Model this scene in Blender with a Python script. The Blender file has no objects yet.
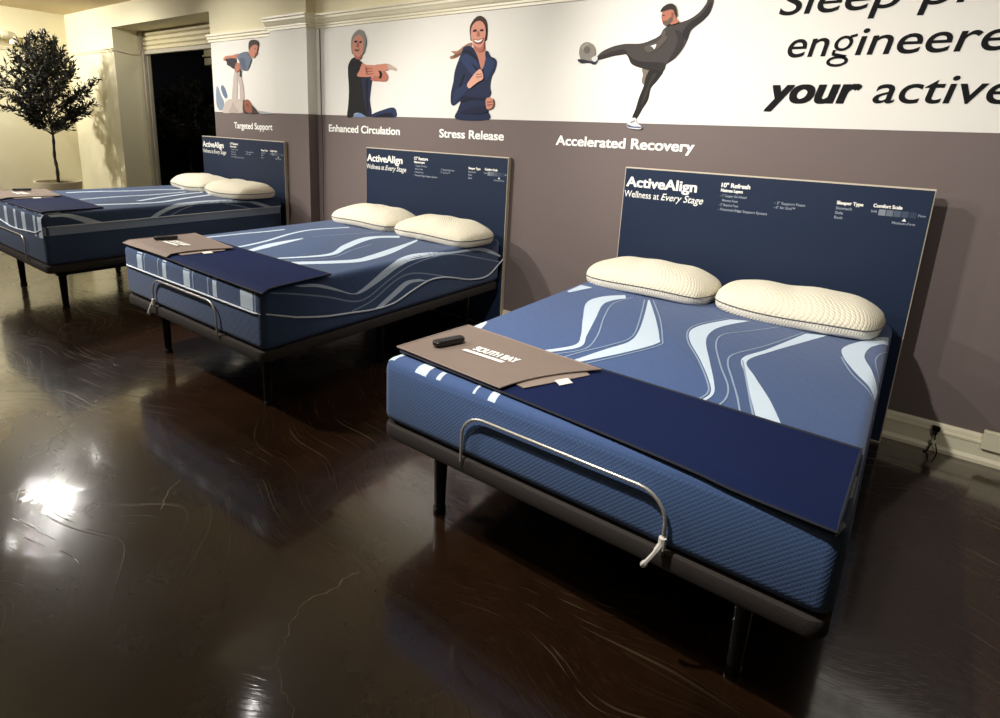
import bpy, bmesh, math, random
from mathutils import Vector, Matrix
R = math.radians
scene = bpy.context.scene
COL = scene.collection

# ---------------------------------------------------------------- camera
cam_d = bpy.data.cameras.new('camera')
cam = bpy.data.objects.new('camera', cam_d); COL.objects.link(cam)
CX, CY, CZ, YAW, PITCH, ROLL, FPX, PPX, PPY = 0.75084, -3.65080, 1.51262, 0.647049, -0.235685, 0.040503, 582.925, 471.996, 269.469
fw = Vector((-math.sin(YAW)*math.cos(PITCH), math.cos(YAW)*math.cos(PITCH), math.sin(PITCH)))
r0 = Vector((math.cos(YAW), math.sin(YAW), 0)); u0 = r0.cross(fw)
rt = r0*math.cos(ROLL)+u0*math.sin(ROLL); up = -r0*math.sin(ROLL)+u0*math.cos(ROLL)
cam.matrix_world = Matrix(((rt.x, up.x, -fw.x, CX), (rt.y, up.y, -fw.y, CY), (rt.z, up.z, -fw.z, CZ), (0, 0, 0, 1)))
cam_d.sensor_width = 36; cam_d.lens = FPX/1000*36
cam_d.shift_x = (500-PPX)/1000; cam_d.shift_y = (PPY-359)/1000
cam_d.clip_start = 0.05; cam_d.clip_end = 60
scene.camera = cam

# ---------------------------------------------------------------- world, exposure
w = bpy.data.worlds.new('world'); scene.world = w; w.use_nodes = True
w.node_tree.nodes['Background'].inputs[0].default_value = (0.6, 0.55, 0.45, 1)
w.node_tree.nodes['Background'].inputs[1].default_value = 0.004
scene.view_settings.view_transform = 'Standard'
try: scene.view_settings.look = 'None'
except Exception: pass
scene.view_settings.gamma = 1; scene.view_settings.use_curve_mapping = False
scene.view_settings.exposure = 0.0

# ---------------------------------------------------------------- lamps on the ceiling, plus added fill lights
def spot(x, y, z, tx, ty, tz, watts, size=70, blend=0.6, rad=0.05, col=(1, 0.965, 0.905)):
    d = bpy.data.lights.new('ceiling_and_fill_spot', 'SPOT'); d.energy = watts; d.color = col
    d.spot_size = R(size); d.spot_blend = blend; d.shadow_soft_size = rad
    o = bpy.data.objects.new('ceiling_and_fill_spot', d); COL.objects.link(o); o.location = (x, y, z)
    o.rotation_euler = (Vector((tx, ty, tz))-Vector((x, y, z))).to_track_quat('-Z', 'Y').to_euler()
    return o
spot(-7.18, -1.15, 2.84, -7.3, -0.3, 0.6, 62, 150, 0.6, 0.025)
spot(-6.53, -1.75, 2.84, -5.0, -1.4, 0.3, 70, 140, 0.6, 0.025)
spot(-8.26, -1.60, 2.84, -8.9, -0.5, 1.0, 75, 140, 0.9, 0.03)
spot(-9.00, -2.60, 2.84, -8.8, 0, 1.5, 330, 130, 0.9, 0.04)
spot(-6.05, -2.34, 2.84, -5.0, -1.0, 0.8, 170, 100, 0.8, 0.03)
spot(-6.30, -4.10, 2.84, -5.1, -2.0, 0.7, 260, 55, 0.8, 0.04)  # added fill spot that brightens the foot of the farthest mattress
spot(-5.60, -1.60, 2.84, -4.9, 0, 1.7, 70, 90, 1.0, 0.03)
spot(-2.58, -1.78, 2.84, -1.6, -0.4, 1.0, 85, 110, 0.8, 0.03)
spot(-3.60, -3.20, 2.84, -2.3, -1.2, 0.7, 360, 84, 0.8, 0.04)
spot(-0.50, -3.00, 2.84, 0.2, -0.9, 0.8, 320, 90, 0.8, 0.04)
spot(-1.30, -1.70, 2.84, 0.05, 0, 2.0, 150, 85, 1.0, 0.03)
spot(-3.30, -1.90, 2.84, -2.8, 0, 1.8, 80, 90, 1.0, 0.03)
spot(1.90, -3.60, 2.84, 1.8, -0.2, 1.0, 90, 66, 1.0, 0.04)
spot(-7.1, 0.7, 2.85, -8.5, 1.6, 1.3, 32, 110, 1.0, 0.04)  # added fill spot inside the dark room to bring out its tree
# added unseen area light, brightens the ceiling that the floor mirrors
ua = bpy.data.lights.new('added_ceiling_fill', 'AREA'); ua.shape = 'RECTANGLE'; ua.size = 9; ua.size_y = 3; ua.energy = 45; ua.color = (1, .93, .82)
uo = bpy.data.objects.new('added_ceiling_fill', ua); COL.objects.link(uo); uo.location = (-3.5, -4.4, 1.9+.5); uo.rotation_euler = (math.pi, 0, 0)

# traced outlines: printed figures (x, z) and woven stripes (across, along), metres
FIGS={'f1': [((150, 160, 175), 1, [(-5.548, 1.859), (-5.511, 1.846), (-5.469, 1.767), (-5.424, 1.714), (-5.416, 1.675), (-5.453, 1.615), (-5.513, 1.607), (-5.566, 1.66), (-5.571, 1.767)]), ((120, 135, 155), 1, [(-5.46, 1.845), (-5.424, 1.873), (-5.374, 1.831), (-5.338, 1.753), (-5.384, 1.734), (-5.435, 1.78)]), ((203, 192, 184), 1, [(-5.451, 1.584), (-5.417, 1.661), (-5.349, 1.714), (-5.25, 1.725), (-5.023, 1.721), (-5.028, 1.664), (-5.064, 1.59), (-5.252, 1.582)]), ((190, 176, 166), 1, [(-5.338, 1.586), (-5.27, 1.65), (-5.238, 1.714), (-5.207, 1.663), (-5.142, 1.593)]), ((202, 190, 182), 1, [(-5.181, 1.994), (-5.114, 2.005), (-5.127, 1.918), (-5.156, 1.715), (-5.252, 1.702), (-5.224, 1.856)]), ((196, 184, 176), 1, [(-5.09, 2.004), (-5.053, 1.954), (-5.023, 1.853), (-5.02, 1.709), (-5.09, 1.709), (-5.093, 1.854), (-5.11, 1.917)]), ((85, 70, 64), 1, [(-5.036, 1.715), (-5.008, 1.709), (-4.998, 1.614), (-4.942, 1.587), (-5.036, 1.584), (-5.054, 1.639)]), ((160, 105, 85), 1, [(-5.025, 1.702), (-4.954, 1.722), (-4.899, 1.69), (-4.865, 1.641), (-4.884, 1.596), (-4.942, 1.589), (-5.01, 1.614)]), ((85, 72, 66), 1, [(-4.885, 1.668), (-4.814, 1.629), (-4.777, 1.587), (-4.92, 1.582), (-4.877, 1.603)]), ((120, 76, 62), 0, [(-4.981, 1.677), (-4.936, 1.665), (-4.941, 1.652), (-4.986, 1.665)]), ((178, 180, 186), 1, [(-4.759, 1.611), (-4.671, 1.606), (-4.538, 1.595), (-4.547, 1.585), (-4.717, 1.583)]), ((200, 140, 120), 1, [(-5.369, 2.141), (-5.313, 2.164), (-5.192, 2.166), (-5.085, 2.177), (-5.065, 2.146), (-5.196, 2.132), (-5.291, 2.143), (-5.338, 2.118), (-5.367, 2.123)]), ((66, 60, 68), 1, [(-5.316, 2.134), (-5.136, 2.133), (-5.134, 2.09), (-5.104, 2.055), (-5.123, 2.03), (-5.187, 2.032), (-5.251, 2.059), (-5.298, 2.073), (-5.307, 2.105)]), ((190, 132, 112), 1, [(-5.135, 2.08), (-5.082, 2.089), (-5.044, 2.053), (-5.053, 2.028), (-5.126, 1.995), (-5.164, 2.019)]), ((122, 132, 148), 1, [(-5.074, 2.171), (-4.98, 2.188), (-4.901, 2.188), (-4.888, 2.157), (-4.846, 2.122), (-4.865, 2.081), (-4.916, 2.022), (-4.974, 2.008), (-5.037, 2.022), (-5.056, 2.065), (-5.069, 2.103), (-5.094, 2.135)]), ((100, 110, 128), 1, [(-5.05, 2.133), (-4.964, 2.118), (-4.948, 2.038), (-4.985, 2.017), (-5.029, 2.04), (-5.054, 2.09)]), ((60, 45, 42), 0, [(-5.063, 2.019), (-5.038, 2.015), (-5.049, 1.947), (-5.069, 1.954)]), ((75, 64, 58), 1, [(-4.881, 2.205), (-4.876, 2.271), (-4.841, 2.293), (-4.781, 2.298), (-4.734, 2.287), (-4.708, 2.258), (-4.721, 2.233), (-4.774, 2.242), (-4.808, 2.231), (-4.84, 2.197), (-4.856, 2.189)]), ((203, 145, 124), 1, [(-4.854, 2.216), (-4.807, 2.243), (-4.741, 2.246), (-4.721, 2.221), (-4.739, 2.187), (-4.741, 2.163), (-4.771, 2.146), (-4.806, 2.127), (-4.849, 2.138), (-4.878, 2.163), (-4.878, 2.193)]), ((90, 55, 48), 0, [(-4.777, 2.215), (-4.75, 2.216), (-4.751, 2.207), (-4.777, 2.207)]), ((130, 66, 60), 0, [(-4.78, 2.169), (-4.745, 2.17), (-4.75, 2.161), (-4.777, 2.161)])], 'f2': [((126, 148, 180), 1, [(-3.414, 1.583), (-3.392, 1.605), (-3.323, 1.618), (-3.261, 1.601), (-3.253, 1.584), (-3.333, 1.578)]), ((44, 60, 95), 1, [(-3.191, 1.585), (-3.165, 1.609), (-3.063, 1.639), (-2.947, 1.665), (-2.898, 1.663), (-2.872, 1.636), (-2.878, 1.589), (-3.029, 1.584)]), ((26, 30, 50), 1, [(-3.148, 1.584), (-3.063, 1.61), (-2.946, 1.624), (-2.91, 1.604), (-2.922, 1.588)]), ((30, 27, 28), 1, [(-3.417, 2.082), (-3.373, 2.083), (-3.289, 2.038), (-3.294, 2.01), (-3.324, 1.965), (-3.342, 1.928), (-3.179, 1.919), (-3.182, 1.826), (-3.196, 1.724), (-3.176, 1.603), (-3.244, 1.589), (-3.324, 1.616), (-3.396, 1.611), (-3.429, 1.581), (-3.497, 1.579), (-3.483, 1.675), (-3.47, 1.817), (-3.482, 1.992), (-3.454, 2.055)]), ((38, 48, 80), 1, [(-3.295, 1.902), (-3.196, 1.911), (-3.182, 1.849), (-3.196, 1.724), (-3.179, 1.609), (-3.221, 1.608), (-3.27, 1.723), (-3.287, 1.816)]), ((24, 26, 40), 1, [(-3.251, 1.884), (-3.217, 1.895), (-3.224, 1.77), (-3.207, 1.631), (-3.228, 1.631), (-3.248, 1.747)]), ((190, 126, 106), 1, [(-3.179, 1.908), (-3.064, 1.928), (-3.031, 1.964), (-2.99, 1.946), (-2.97, 1.907), (-2.998, 1.88), (-3.081, 1.881), (-3.165, 1.887)]), ((206, 148, 126), 1, [(-3.128, 2.014), (-3.065, 2.019), (-2.979, 2.02), (-2.956, 1.991), (-2.979, 1.968), (-3.056, 1.961), (-3.114, 1.982)]), ((200, 180, 168), 1, [(-2.974, 2.02), (-2.926, 2.004), (-2.878, 1.981), (-2.882, 1.963), (-2.926, 1.972), (-2.969, 1.981)]), ((208, 148, 128), 1, [(-3.289, 2.032), (-3.233, 2.019), (-3.148, 2.014), (-3.078, 2.001), (-3.056, 1.97), (-3.067, 1.926), (-3.174, 1.919), (-3.351, 1.927), (-3.324, 1.977)]), ((165, 104, 88), 0, [(-3.24, 1.991), (-3.165, 1.993), (-3.162, 1.986), (-3.237, 1.982)]), ((165, 104, 88), 0, [(-3.234, 1.969), (-3.155, 1.97), (-3.151, 1.963), (-3.23, 1.961)]), ((165, 104, 88), 0, [(-3.223, 1.945), (-3.148, 1.947), (-3.148, 1.941), (-3.22, 1.938)]), ((165, 104, 88), 1, [(-3.247, 1.995), (-3.23, 1.999), (-3.223, 1.938), (-3.241, 1.952)]), ((28, 25, 26), 1, [(-3.084, 1.968), (-3.054, 1.959), (-3.044, 1.934), (-3.057, 1.908), (-3.077, 1.906), (-3.068, 1.937)]), ((148, 146, 140), 1, [(-3.422, 2.133), (-3.428, 2.196), (-3.421, 2.246), (-3.388, 2.284), (-3.327, 2.311), (-3.275, 2.296), (-3.246, 2.253), (-3.233, 2.208), (-3.25, 2.154), (-3.281, 2.111), (-3.399, 2.11)]), ((205, 150, 130), 1, [(-3.411, 2.161), (-3.403, 2.223), (-3.371, 2.255), (-3.318, 2.27), (-3.284, 2.246), (-3.267, 2.21), (-3.271, 2.16), (-3.285, 2.116), (-3.302, 2.078), (-3.338, 2.066), (-3.376, 2.083), (-3.403, 2.121)]), ((180, 120, 102), 1, [(-3.39, 2.109), (-3.337, 2.09), (-3.294, 2.105), (-3.306, 2.076), (-3.338, 2.066), (-3.376, 2.083)]), ((60, 44, 40), 1, [(-3.385, 2.219), (-3.347, 2.223), (-3.347, 2.208), (-3.382, 2.207)]), ((60, 44, 40), 1, [(-3.319, 2.213), (-3.288, 2.216), (-3.288, 2.202), (-3.315, 2.201)]), ((165, 102, 86), 1, [(-3.343, 2.203), (-3.329, 2.202), (-3.326, 2.171), (-3.354, 2.172)]), ((120, 60, 54), 1, [(-3.379, 2.151), (-3.337, 2.147), (-3.316, 2.15), (-3.337, 2.135), (-3.369, 2.139)])], 'f3': [((168, 130, 108), 1, [(-2.293, 2.089), (-2.229, 2.09), (-2.169, 2.122), (-2.101, 2.143), (-2.089, 2.118), (-2.167, 2.079), (-2.212, 2.049), (-2.282, 2.031), (-2.304, 2.05), (-2.257, 2.065)]), ((130, 96, 78), 1, [(-2.268, 2.057), (-2.198, 2.081), (-2.122, 2.119), (-2.181, 2.065), (-2.251, 2.041)]), ((80, 60, 50), 1, [(-2.11, 2.186), (-2.117, 2.248), (-2.093, 2.291), (-2.05, 2.321), (-2.006, 2.318), (-1.965, 2.287), (-1.95, 2.237), (-1.951, 2.177), (-1.967, 2.145), (-2.091, 2.151)]), ((198, 142, 122), 1, [(-2.074, 2.128), (-1.976, 2.127), (-1.956, 2.016), (-1.986, 1.952), (-2.025, 1.991), (-2.056, 2.065)]), ((36, 48, 80), 1, [(-2.185, 2.077), (-2.168, 2.11), (-2.122, 2.12), (-2.073, 2.1), (-2.027, 2.03), (-1.99, 1.948), (-1.958, 2.005), (-1.963, 2.07), (-1.938, 2.074), (-1.91, 2.037), (-1.873, 2.022), (-1.854, 1.991), (-1.868, 1.936), (-1.894, 1.891), (-1.904, 1.824), (-1.892, 1.778), (-1.914, 1.732), (-1.918, 1.663), (-1.905, 1.589), (-2.216, 1.585), (-2.203, 1.66), (-2.182, 1.72), (-2.247, 1.687), (-2.277, 1.707), (-2.28, 1.78), (-2.26, 1.863), (-2.247, 1.945), (-2.218, 2.014)]), ((50, 66, 104), 1, [(-2.196, 2.037), (-2.143, 2.063), (-2.057, 2.031), (-2.016, 1.951), (-2.059, 1.906), (-2.114, 1.942), (-2.162, 1.989)]), ((50, 66, 104), 1, [(-1.953, 2.028), (-1.894, 2.014), (-1.871, 1.986), (-1.904, 1.925), (-1.944, 1.87), (-1.97, 1.927)]), ((46, 60, 96), 1, [(-2.253, 1.714), (-2.24, 1.791), (-2.179, 1.829), (-2.122, 1.851), (-2.104, 1.812), (-2.183, 1.75), (-2.237, 1.698)]), ((22, 28, 52), 0, [(-2.205, 1.827), (-2.159, 1.92), (-2.147, 1.917), (-2.183, 1.829)]), ((22, 28, 52), 1, [(-2.181, 1.717), (-2.152, 1.755), (-1.922, 1.738), (-1.921, 1.725), (-2.073, 1.732), (-2.15, 1.714)]), ((22, 28, 52), 1, [(-2.086, 1.998), (-2.016, 1.948), (-1.989, 1.922), (-1.997, 1.916), (-2.035, 1.94)]), ((22, 28, 52), 1, [(-2.179, 2.08), (-2.121, 2.091), (-2.05, 2.043), (-2.026, 2.008), (-2.081, 2.041), (-2.127, 2.066)]), ((28, 36, 64), 1, [(-2.178, 1.636), (-2.07, 1.673), (-1.934, 1.686), (-1.923, 1.64), (-2.067, 1.626)]), ((216, 160, 140), 1, [(-2.099, 2.202), (-2.094, 2.249), (-2.058, 2.282), (-2.011, 2.285), (-1.975, 2.255), (-1.962, 2.205), (-1.969, 2.156), (-1.985, 2.116), (-2.019, 2.094), (-2.059, 2.113), (-2.088, 2.155)]), ((184, 124, 106), 1, [(-2.074, 2.128), (-2.039, 2.107), (-1.999, 2.105), (-1.971, 2.14), (-1.977, 2.084), (-2.015, 2.073), (-2.051, 2.088)]), ((50, 36, 34), 1, [(-2.079, 2.226), (-2.05, 2.231), (-2.046, 2.217), (-2.076, 2.214)]), ((50, 36, 34), 1, [(-2.014, 2.226), (-1.986, 2.227), (-1.983, 2.215), (-2.01, 2.215)]), ((140, 66, 62), 1, [(-2.073, 2.165), (-2.027, 2.156), (-1.978, 2.167), (-1.994, 2.134), (-2.028, 2.127), (-2.057, 2.137)]), ((240, 235, 228), 1, [(-2.064, 2.16), (-2.026, 2.151), (-1.986, 2.161), (-2.001, 2.143), (-2.029, 2.138), (-2.051, 2.144)]), ((188, 128, 110), 1, [(-2.037, 2.215), (-2.027, 2.215), (-2.015, 2.184), (-2.044, 2.184)]), ((222, 174, 154), 1, [(-2.115, 1.84), (-2.083, 1.883), (-2.044, 1.923), (-2.001, 1.95), (-1.974, 1.927), (-1.966, 1.881), (-2.011, 1.859), (-2.055, 1.834), (-2.092, 1.814)]), ((170, 118, 100), 0, [(-2.033, 1.915), (-1.98, 1.918), (-1.979, 1.912), (-2.03, 1.908)]), ((170, 118, 100), 0, [(-2.032, 1.896), (-1.976, 1.9), (-1.975, 1.894), (-2.029, 1.889)]), ((205, 150, 130), 1, [(-1.931, 1.735), (-1.879, 1.746), (-1.86, 1.712), (-1.871, 1.675), (-1.918, 1.665)]), ((130, 86, 74), 0, [(-1.918, 1.716), (-1.865, 1.721), (-1.865, 1.714), (-1.918, 1.709)]), ((130, 86, 74), 0, [(-1.917, 1.695), (-1.867, 1.7), (-1.867, 1.694), (-1.916, 1.689)])], 'f4': [((138, 128, 116), 1, [(-0.747, 1.92), (-0.694, 1.908), (-0.709, 1.87), (-0.724, 1.825), (-0.743, 1.846), (-0.739, 1.881)]), ((44, 39, 37), 1, [(-0.693, 1.919), (-0.637, 1.939), (-0.612, 1.9), (-0.644, 1.846), (-0.678, 1.802), (-0.688, 1.735), (-0.718, 1.679), (-0.749, 1.621), (-0.78, 1.625), (-0.764, 1.678), (-0.749, 1.747), (-0.727, 1.814), (-0.718, 1.87)]), ((66, 60, 56), 1, [(-0.677, 1.88), (-0.652, 1.885), (-0.683, 1.825), (-0.704, 1.747), (-0.729, 1.701), (-0.714, 1.78)]), ((80, 73, 70), 1, [(-1.059, 2.004), (-1.018, 2.037), (-0.943, 2.062), (-0.868, 2.071), (-0.776, 2.068), (-0.712, 2.083), (-0.659, 2.107), (-0.638, 2.143), (-0.589, 2.168), (-0.538, 2.174), (-0.487, 2.189), (-0.438, 2.221), (-0.404, 2.268), (-0.4, 2.295), (-0.365, 2.292), (-0.374, 2.221), (-0.41, 2.174), (-0.471, 2.127), (-0.486, 2.076), (-0.508, 2.025), (-0.547, 1.974), (-0.6, 1.938), (-0.618, 1.895), (-0.664, 1.919), (-0.692, 1.908), (-0.748, 1.921), (-0.818, 1.948), (-0.85, 1.996), (-0.881, 2.011), (-0.962, 1.998), (-1.052, 1.981)]), ((52, 47, 46), 1, [(-0.851, 2.005), (-0.802, 1.974), (-0.734, 1.959), (-0.65, 1.954), (-0.602, 1.941), (-0.618, 1.896), (-0.664, 1.921), (-0.692, 1.91), (-0.748, 1.924), (-0.816, 1.95)]), ((50, 45, 45), 1, [(-0.522, 2.114), (-0.485, 2.169), (-0.425, 2.205), (-0.379, 2.271), (-0.376, 2.219), (-0.412, 2.174), (-0.471, 2.127), (-0.492, 2.071)]), ((56, 51, 50), 1, [(-1.054, 1.999), (-0.99, 2.019), (-0.89, 2.04), (-0.862, 2.013), (-0.962, 2.0), (-1.045, 1.984)]), ((102, 94, 88), 1, [(-0.744, 2.047), (-0.675, 2.07), (-0.633, 2.105), (-0.609, 2.093), (-0.649, 2.042), (-0.716, 2.013)]), ((60, 54, 54), 1, [(-0.568, 2.133), (-0.521, 2.109), (-0.513, 2.046), (-0.55, 1.984), (-0.592, 1.948), (-0.556, 2.027), (-0.545, 2.079)]), ((104, 96, 90), 1, [(-0.651, 2.112), (-0.636, 2.132), (-0.618, 2.125), (-0.633, 2.1)]), ((232, 230, 226), 1, [(-0.705, 2.049), (-0.688, 2.055), (-0.672, 2.057), (-0.68, 2.031), (-0.693, 2.042)]), ((150, 144, 136), 1, [(-1.19, 2.039), (-1.182, 2.073), (-1.156, 2.092), (-1.123, 2.092), (-1.09, 2.072), (-1.073, 2.037), (-1.075, 1.999), (-1.094, 1.973), (-1.131, 1.967), (-1.167, 1.983), (-1.184, 2.009)]), ((120, 114, 108), 1, [(-1.153, 2.06), (-1.127, 2.067), (-1.109, 2.047), (-1.12, 2.024), (-1.148, 2.029)]), ((172, 166, 158), 1, [(-1.173, 2.067), (-1.142, 2.086), (-1.112, 2.08), (-1.141, 2.073), (-1.163, 2.05)]), ((54, 54, 64), 1, [(-1.196, 1.988), (-1.16, 1.989), (-1.094, 1.975), (-1.057, 1.983), (-1.053, 1.972), (-1.076, 1.955), (-1.118, 1.968), (-1.172, 1.966)]), ((214, 214, 214), 1, [(-1.096, 1.992), (-1.068, 2.007), (-1.054, 2.002), (-1.052, 1.981), (-1.075, 1.97)]), ((224, 224, 226), 1, [(-0.787, 1.611), (-0.758, 1.625), (-0.742, 1.592), (-0.715, 1.576), (-0.713, 1.557), (-0.769, 1.557), (-0.804, 1.567), (-0.804, 1.591)]), ((110, 120, 140), 1, [(-0.801, 1.583), (-0.764, 1.572), (-0.717, 1.571), (-0.716, 1.562), (-0.77, 1.563), (-0.802, 1.569)]), ((120, 110, 110), 0, [(-0.786, 1.597), (-0.756, 1.609), (-0.753, 1.604), (-0.781, 1.59)]), ((188, 128, 106), 1, [(-0.654, 2.231), (-0.633, 2.248), (-0.6, 2.252), (-0.579, 2.235), (-0.568, 2.2), (-0.549, 2.175), (-0.589, 2.163), (-0.609, 2.172), (-0.622, 2.159), (-0.64, 2.167), (-0.652, 2.191), (-0.657, 2.212)]), ((118, 100, 86), 1, [(-0.643, 2.188), (-0.62, 2.187), (-0.594, 2.208), (-0.584, 2.186), (-0.601, 2.168), (-0.621, 2.159), (-0.64, 2.167)]), ((150, 98, 82), 1, [(-0.597, 2.229), (-0.584, 2.226), (-0.586, 2.202), (-0.594, 2.208)]), ((58, 50, 44), 1, [(-0.665, 2.238), (-0.654, 2.264), (-0.622, 2.28), (-0.591, 2.276), (-0.574, 2.253), (-0.563, 2.21), (-0.576, 2.217), (-0.586, 2.24), (-0.605, 2.248), (-0.632, 2.244)]), ((60, 40, 36), 0, [(-0.65, 2.22), (-0.638, 2.221), (-0.637, 2.215), (-0.649, 2.214)])]}
PA={'wide': [([(-0.441, -0.503), (-0.52, -0.629), (-0.528, -0.792), (-0.418, -1.05), (-0.314, -1.272), (-0.278, -1.398), (-0.343, -1.543)], [(-0.409, -0.562), (-0.446, -0.656), (-0.447, -0.774), (-0.373, -1.007), (-0.295, -1.253), (-0.251, -1.405), (-0.329, -1.567)]), ([(-0.308, -0.506), (-0.224, -0.769), (-0.147, -1.035), (-0.124, -1.197), (-0.159, -1.35), (-0.206, -1.569)], [(-0.302, -0.5), (-0.158, -0.796), (-0.046, -1.051), (-0.026, -1.138), (-0.09, -1.342), (-0.186, -1.573)]), ([(0.12, -0.542), (0.044, -0.729), (0.029, -0.866), (0.074, -1.008), (0.176, -1.201), (0.263, -1.389), (0.295, -1.49), (0.287, -1.571)], [(0.2, -0.499), (0.125, -0.676), (0.105, -0.808), (0.126, -0.958), (0.203, -1.176), (0.276, -1.377), (0.306, -1.489), (0.297, -1.574)]), ([(0.444, -0.513), (0.397, -0.7), (0.349, -0.883), (0.297, -1.058), (0.35, -1.233), (0.414, -1.434), (0.464, -1.588)], [(0.525, -0.474), (0.451, -0.671), (0.379, -0.868), (0.32, -1.073), (0.383, -1.228), (0.468, -1.407), (0.535, -1.578)]), ([(0.767, -0.234), (0.68, -0.395), (0.606, -0.587), (0.611, -0.72), (0.666, -0.888), (0.723, -1.016), (0.766, -1.115)], [(0.772, -0.351), (0.715, -0.462), (0.69, -0.548), (0.685, -0.677), (0.719, -0.822), (0.75, -0.941), (0.77, -1.011)]), ([(-0.711, -0.669), (-0.72, -0.487)], [(-0.69, -0.684), (-0.644, -0.488)]), ([(-0.717, -1.546), (-0.738, -1.44), (-0.733, -1.402)], [(-0.661, -1.589), (-0.686, -1.494), (-0.711, -1.422)]), ([(-0.6, -1.97), (-0.6, -2.037)], [(-0.545, -1.97), (-0.545, -2.04)]), ([(-0.765, -1.95), (-0.775, -2.02)], [(-0.7, -1.9), (-0.715, -2.02)]), ([(-0.335, -1.98), (-0.335, -2.035)], [(-0.325, -1.98), (-0.325, -2.035)]), ([(-0.27, -1.98), (-0.27, -2.04)], [(-0.24, -1.98), (-0.24, -2.04)]), ([(-0.5, -1.98), (-0.5, -2.034)], [(-0.48, -1.98), (-0.48, -2.034)]), ([(0.744, -1.747), (0.744, -1.817), (0.739, -1.898)], [(0.763, -1.724), (0.763, -1.811), (0.763, -1.844)]), ([(0.734, -2.05), (0.75, -1.989)], [(0.74, -2.05), (0.76, -1.997)])], 'thin': [([(-0.384, -0.518), (-0.415, -0.703), (-0.353, -0.945), (-0.266, -1.19), (-0.223, -1.361), (-0.235, -1.451), (-0.292, -1.56)], [(-0.39, -0.518), (-0.421, -0.703), (-0.359, -0.947), (-0.272, -1.192), (-0.229, -1.361), (-0.241, -1.449), (-0.298, -1.558)]), ([(-0.322, -0.511), (-0.191, -0.917), (-0.136, -1.14), (-0.164, -1.293), (-0.218, -1.454), (-0.242, -1.549)], [(-0.328, -0.513), (-0.197, -0.919), (-0.142, -1.14), (-0.17, -1.291), (-0.224, -1.452), (-0.248, -1.547)]), ([(-0.285, -0.485), (-0.14, -0.78), (-0.027, -1.057), (-0.008, -1.151), (-0.073, -1.354), (-0.157, -1.572)], [(-0.291, -0.487), (-0.146, -0.782), (-0.033, -1.059), (-0.014, -1.151), (-0.079, -1.352), (-0.163, -1.57)]), ([(0.337, -0.491), (0.237, -0.669), (0.162, -0.804), (0.17, -0.953), (0.251, -1.19), (0.328, -1.379), (0.351, -1.495), (0.345, -1.59)], [(0.331, -0.489), (0.231, -0.667), (0.156, -0.802), (0.164, -0.955), (0.245, -1.192), (0.322, -1.381), (0.345, -1.495), (0.339, -1.59)]), ([(0.437, -0.508), (0.341, -0.828), (0.263, -1.032), (0.268, -1.146), (0.325, -1.309), (0.376, -1.449), (0.419, -1.585)], [(0.431, -0.506), (0.335, -0.826), (0.257, -1.03), (0.262, -1.148), (0.319, -1.311), (0.37, -1.451), (0.413, -1.587)]), ([(0.307, -1.08), (0.382, -1.33), (0.443, -1.533), (0.466, -1.595)], [(0.301, -1.082), (0.376, -1.332), (0.437, -1.535), (0.46, -1.597)]), ([(0.778, -0.461), (0.74, -0.584), (0.729, -0.687), (0.745, -0.799), (0.772, -0.897)], [(0.772, -0.459), (0.734, -0.582), (0.723, -0.687), (0.739, -0.801), (0.766, -0.899)]), ([(0.612, -0.746), (0.663, -0.919), (0.729, -1.06), (0.767, -1.133)], [(0.606, -0.748), (0.657, -0.921), (0.723, -1.062), (0.761, -1.135)]), ([(0.114, -0.534), (0.034, -0.718), (0.022, -0.859), (0.07, -1.014), (0.173, -1.206), (0.26, -1.393), (0.29, -1.488), (0.282, -1.569)], [(0.108, -0.532), (0.028, -0.716), (0.016, -0.859), (0.064, -1.016), (0.167, -1.208), (0.254, -1.395), (0.284, -1.488), (0.276, -1.569)])]}
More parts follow.
